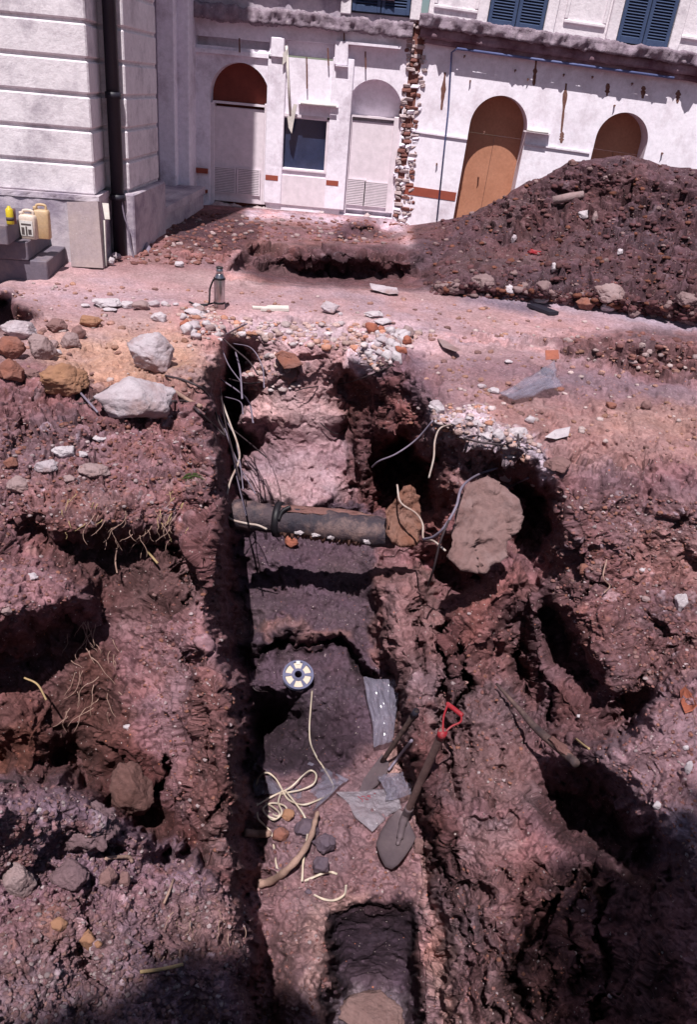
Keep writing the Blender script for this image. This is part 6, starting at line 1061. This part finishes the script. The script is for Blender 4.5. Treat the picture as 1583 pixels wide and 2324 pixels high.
# ================================================================ STEPS, CANS, LEANING SLAB
def uwL(px, py, z): p = atz(px, py, z); dx, dy = p[0]-XC, p[1]-YCc; return dx*math.cos(ya)+dy*math.sin(ya), dx*math.sin(ya)-dy*math.cos(ya)
stp = thing('stone_steps', 'three dark stone steps against the pale stone wall', 'steps', tuple(atz(60, 600, 0))); zt = [0, .155, .32, .49]
for k, (cx_, cy_) in enumerate(((106, 594), (61, 550), (14, 512))):
    u, w_ = uwL(cx_, cy_, zt[k+1]); mb = MB(); mb.box(frL, -5, u, zt[k]+(.002 if k else -.1), zt[k+1], .055, w_, 0, .008); mb.build('step', M['darkstone'], stp)
def jug(px, py, wpx, hpx, mt, label, lab, yaw, z):
    p = atz(px, py, z); k = dep(p)/F0; w_ = wpx*k; h_ = hpx*k; t_ = thing('jerrycan', label, 'jerrycan', tuple(p)); d_ = w_*.75; ca, sa = math.cos(yaw), math.sin(yaw)
    def fr(u, v, w2): return (p[0]+u*ca-w2*sa, p[1]+u*sa+w2*ca, p[2]+v)
    mb = MB(); secs = [(0, .94), (.02, 1), (.72, 1), (.80, .96), (.86, .8)]; V = []; nn = 20
    for hz, sc in secs:
        for k2 in range(nn):
            a = 2*math.pi*k2/nn; c_, s_ = math.cos(a), math.sin(a); e_ = .35; V.append(fr(np.sign(c_)*abs(c_)**e_*w_/2*sc, hz*h_, np.sign(s_)*abs(s_)**e_*d_/2*sc))
    mb.add(V, [(i*nn+k2, i*nn+(k2+1) % nn, (i+1)*nn+(k2+1) % nn, (i+1)*nn+k2) for i in range(len(secs)-1) for k2 in range(nn)]+[tuple(range(nn))[::-1], tuple((len(secs)-1)*nn+k2 for k2 in range(nn))]); mb.build('can_body', mt, t_, True)
    mb = MB(); mb.tube(spline([fr(-w_*.3, h_*.84, 0), fr(-w_*.28, h_*.97, 0), fr(0, h_*1.0, 0), fr(w_*.28, h_*.97, 0), fr(w_*.3, h_*.84, 0)], 6), w_*.085, 10); mb.build('can_handle', mt, t_, True)
    mb = MB(); mb.lathe(fr(-w_*.36, h_*.82, -d_*.2), (0, 0, 1), [(w_*.12, 0), (w_*.12, h_*.12), (w_*.10, h_*.13)], 14); mb.build('can_cap', mt, t_, True)
    if lab:
        mb = MB(); mb.box(fr, -w_*.38, w_*.38, h_*.12, h_*.66, -d_/2-.004, -d_/2-.001); lb_ = mb.build('can_label', M['paper'], t_); mb = MB()
        for q_ in ((-.3, -.12, .16, .42), (-.05, .05, .14, .46), (.1, .3, .18, .36), (-.3, .3, .5, .56)): mb.box(fr, q_[0]*w_, q_[1]*w_, q_[2]*h_, q_[3]*h_, -d_/2-.006, -d_/2-.0045)
        mb.build('label_print', M['ink'], lb_)
jug(99, 541, 34, 72, M['jug'], 'taller amber jerrycan on the dark steps, behind the cream one', False, .15, zt[2]); jug(69, 541, 38, 60, M['jug_white'], 'cream jerrycan with a printed label on the dark steps', True, -.05, zt[2])
cy_ = atz(24, 509, zt[3]); mb = MB(); mb.lathe(cy_, (0, 0, 1), [(.03, 0), (.032, .004), (.032, .12), (.02, .135), (.014, .137), (.014, .15)], 20); cn = tag(mb.build('spray_can', M['yellow'], None, True), 'small yellow can on the top dark step', 'can')
mb = MB(); mb.lathe(cy_+np.array([.0, -.0, .03]), (0, 0, 1), [(.0325, 0), (.0325, .03)], 20); mb.build('can_band', M['ink'], cn, True)
mb = MB(); mb.lathe(atz(32, 508, zt[3]), (0, 0, 1), [(.022, 0), (.022, .12), (.02, .125)], 16); tag(mb.build('dark_bottle', M['brownrock'], None, True), 'small dark bottle right beside the yellow can', 'bottle')
def lean(name, q_, y0, y1, th, mt, label, cat):
    P_ = [aty(x, y, (y1 if i < 2 else y0)) for i, (x, y) in enumerate(q_)]; n_ = np.cross(P_[1]-P_[0], P_[3]-P_[0]); n_ /= np.linalg.norm(n_); n_ = n_ if n_[1] > 0 else -n_; V = P_+[p+n_*th for p in P_]
    return tag(mesh(name, V, [(0, 1, 2, 3), (7, 6, 5, 4), (0, 1, 5, 4), (1, 2, 6, 5), (2, 3, 7, 6), (3, 0, 4, 7)], mt), label, cat)
lean('leaning_slab', [(152, 459), (222, 457), (234, 609), (162, 605)], 8.12, 8.27, .045, M['slabstone'], 'big grey pink stone slab leaning on the pale wall corner', 'slab')
lean('white_board', [(232, 500), (238, 500), (241, 604), (232, 606)], 8.22, 8.36, .03, M['whiteboard'], 'narrow white board edge tucked behind the leaning slab', 'board')
lean('louvre_piece', [(232, 461), (246, 462), (249, 498), (238, 498)], 8.36, 8.42, .02, M['whiteboard'], 'short white slatted piece beside the top of the leaning slab', 'board')
# ================================================================ SHADOW CASTERS ADDED BEHIND THE CAMERA (unseen trees put in to shade the near corners)
M['bark'] = mat('grey_bark', (.12, .08, .06), .95, bump=.8); M['foliage'] = mat('tree_leaves', (.05, .085, .03), .7, col2=(.07, .10, .035), bump=.2)
def shadow_tree(label, base, blobs, seed, fork):
    t_ = thing('shadow_tree', label, 'shadow_tree', (base[0], base[1], 0)); r_ = np.random.RandomState(seed); mb = MB()
    mb.tube(spline([(base[0], base[1], -.2), (base[0]+.05, base[1]+.05, 2), (base[0]-.05, base[1]+.1, 4), tuple(fork)]), [.22-.12*i/24 for i in range(25)], 12)
    for c, rd in blobs: mb.tube(spline([tuple(fork), tuple((np.array(fork)+np.array(c))/2+r_.normal(size=3)*.1), c]), [.07-.045*i/16 for i in range(17)], 8)
    mb.build('trunk', M['bark'], t_, True); V = []; Fc = []
    for c, rd in blobs:
        Vr, F_ = rockshape((rd*.8, rd*.8, rd*.55), seed+int(rd*100), 3, 12, .25); o_ = len(V); V += [tuple(v+np.array(c)) for v in Vr]; Fc += [tuple(k+o_ for k in f) for f in F_]
        for k in range(900):
            d = r_.normal(size=3); d /= np.linalg.norm(d); p = np.array(c)+d*np.array([rd, rd, rd*.75])*(.72+.36*r_.rand()); a = r_.normal(size=3); a /= np.linalg.norm(a); b = np.cross(a, d); b /= np.linalg.norm(b)+1e-9; l = .05+.03*r_.rand()
            o_ = len(V); V += [tuple(p-a*l), tuple(p+b*l*.45), tuple(p+a*l), tuple(p-b*l*.45)]; Fc.append((o_, o_+1, o_+2, o_+3))
    mesh('crown', V, Fc, M['foliage'], t_)
shadow_tree('unseen shadow caster added behind the camera on the right, shading the bottom right corner', (1.9, -5.0), [((.74, -2.36, 7.0), .56), ((1.15, -2.35, 7.1), .75), ((.56, -2.78, 6.9), .44), ((1.3, -3.4, 7.3), .8), ((2.3, -3.0, 7.2), .85), ((.95, -3.6, 7.4), .5)], 5, (1.7, -4.0, 5.6))
shadow_tree('unseen shadow caster added behind the camera on the left, shading the bottom left edge', (-2.0, -5.2), [((-.98, -3.1, 7.0), .44), ((-.76, -2.70, 6.95), .28), ((-1.45, -3.45, 7.1), .50), ((-2.0, -3.6, 7.0), .6), ((-1.1, -3.8, 7.2), .6)], 9, (-1.8, -4.3, 5.6))
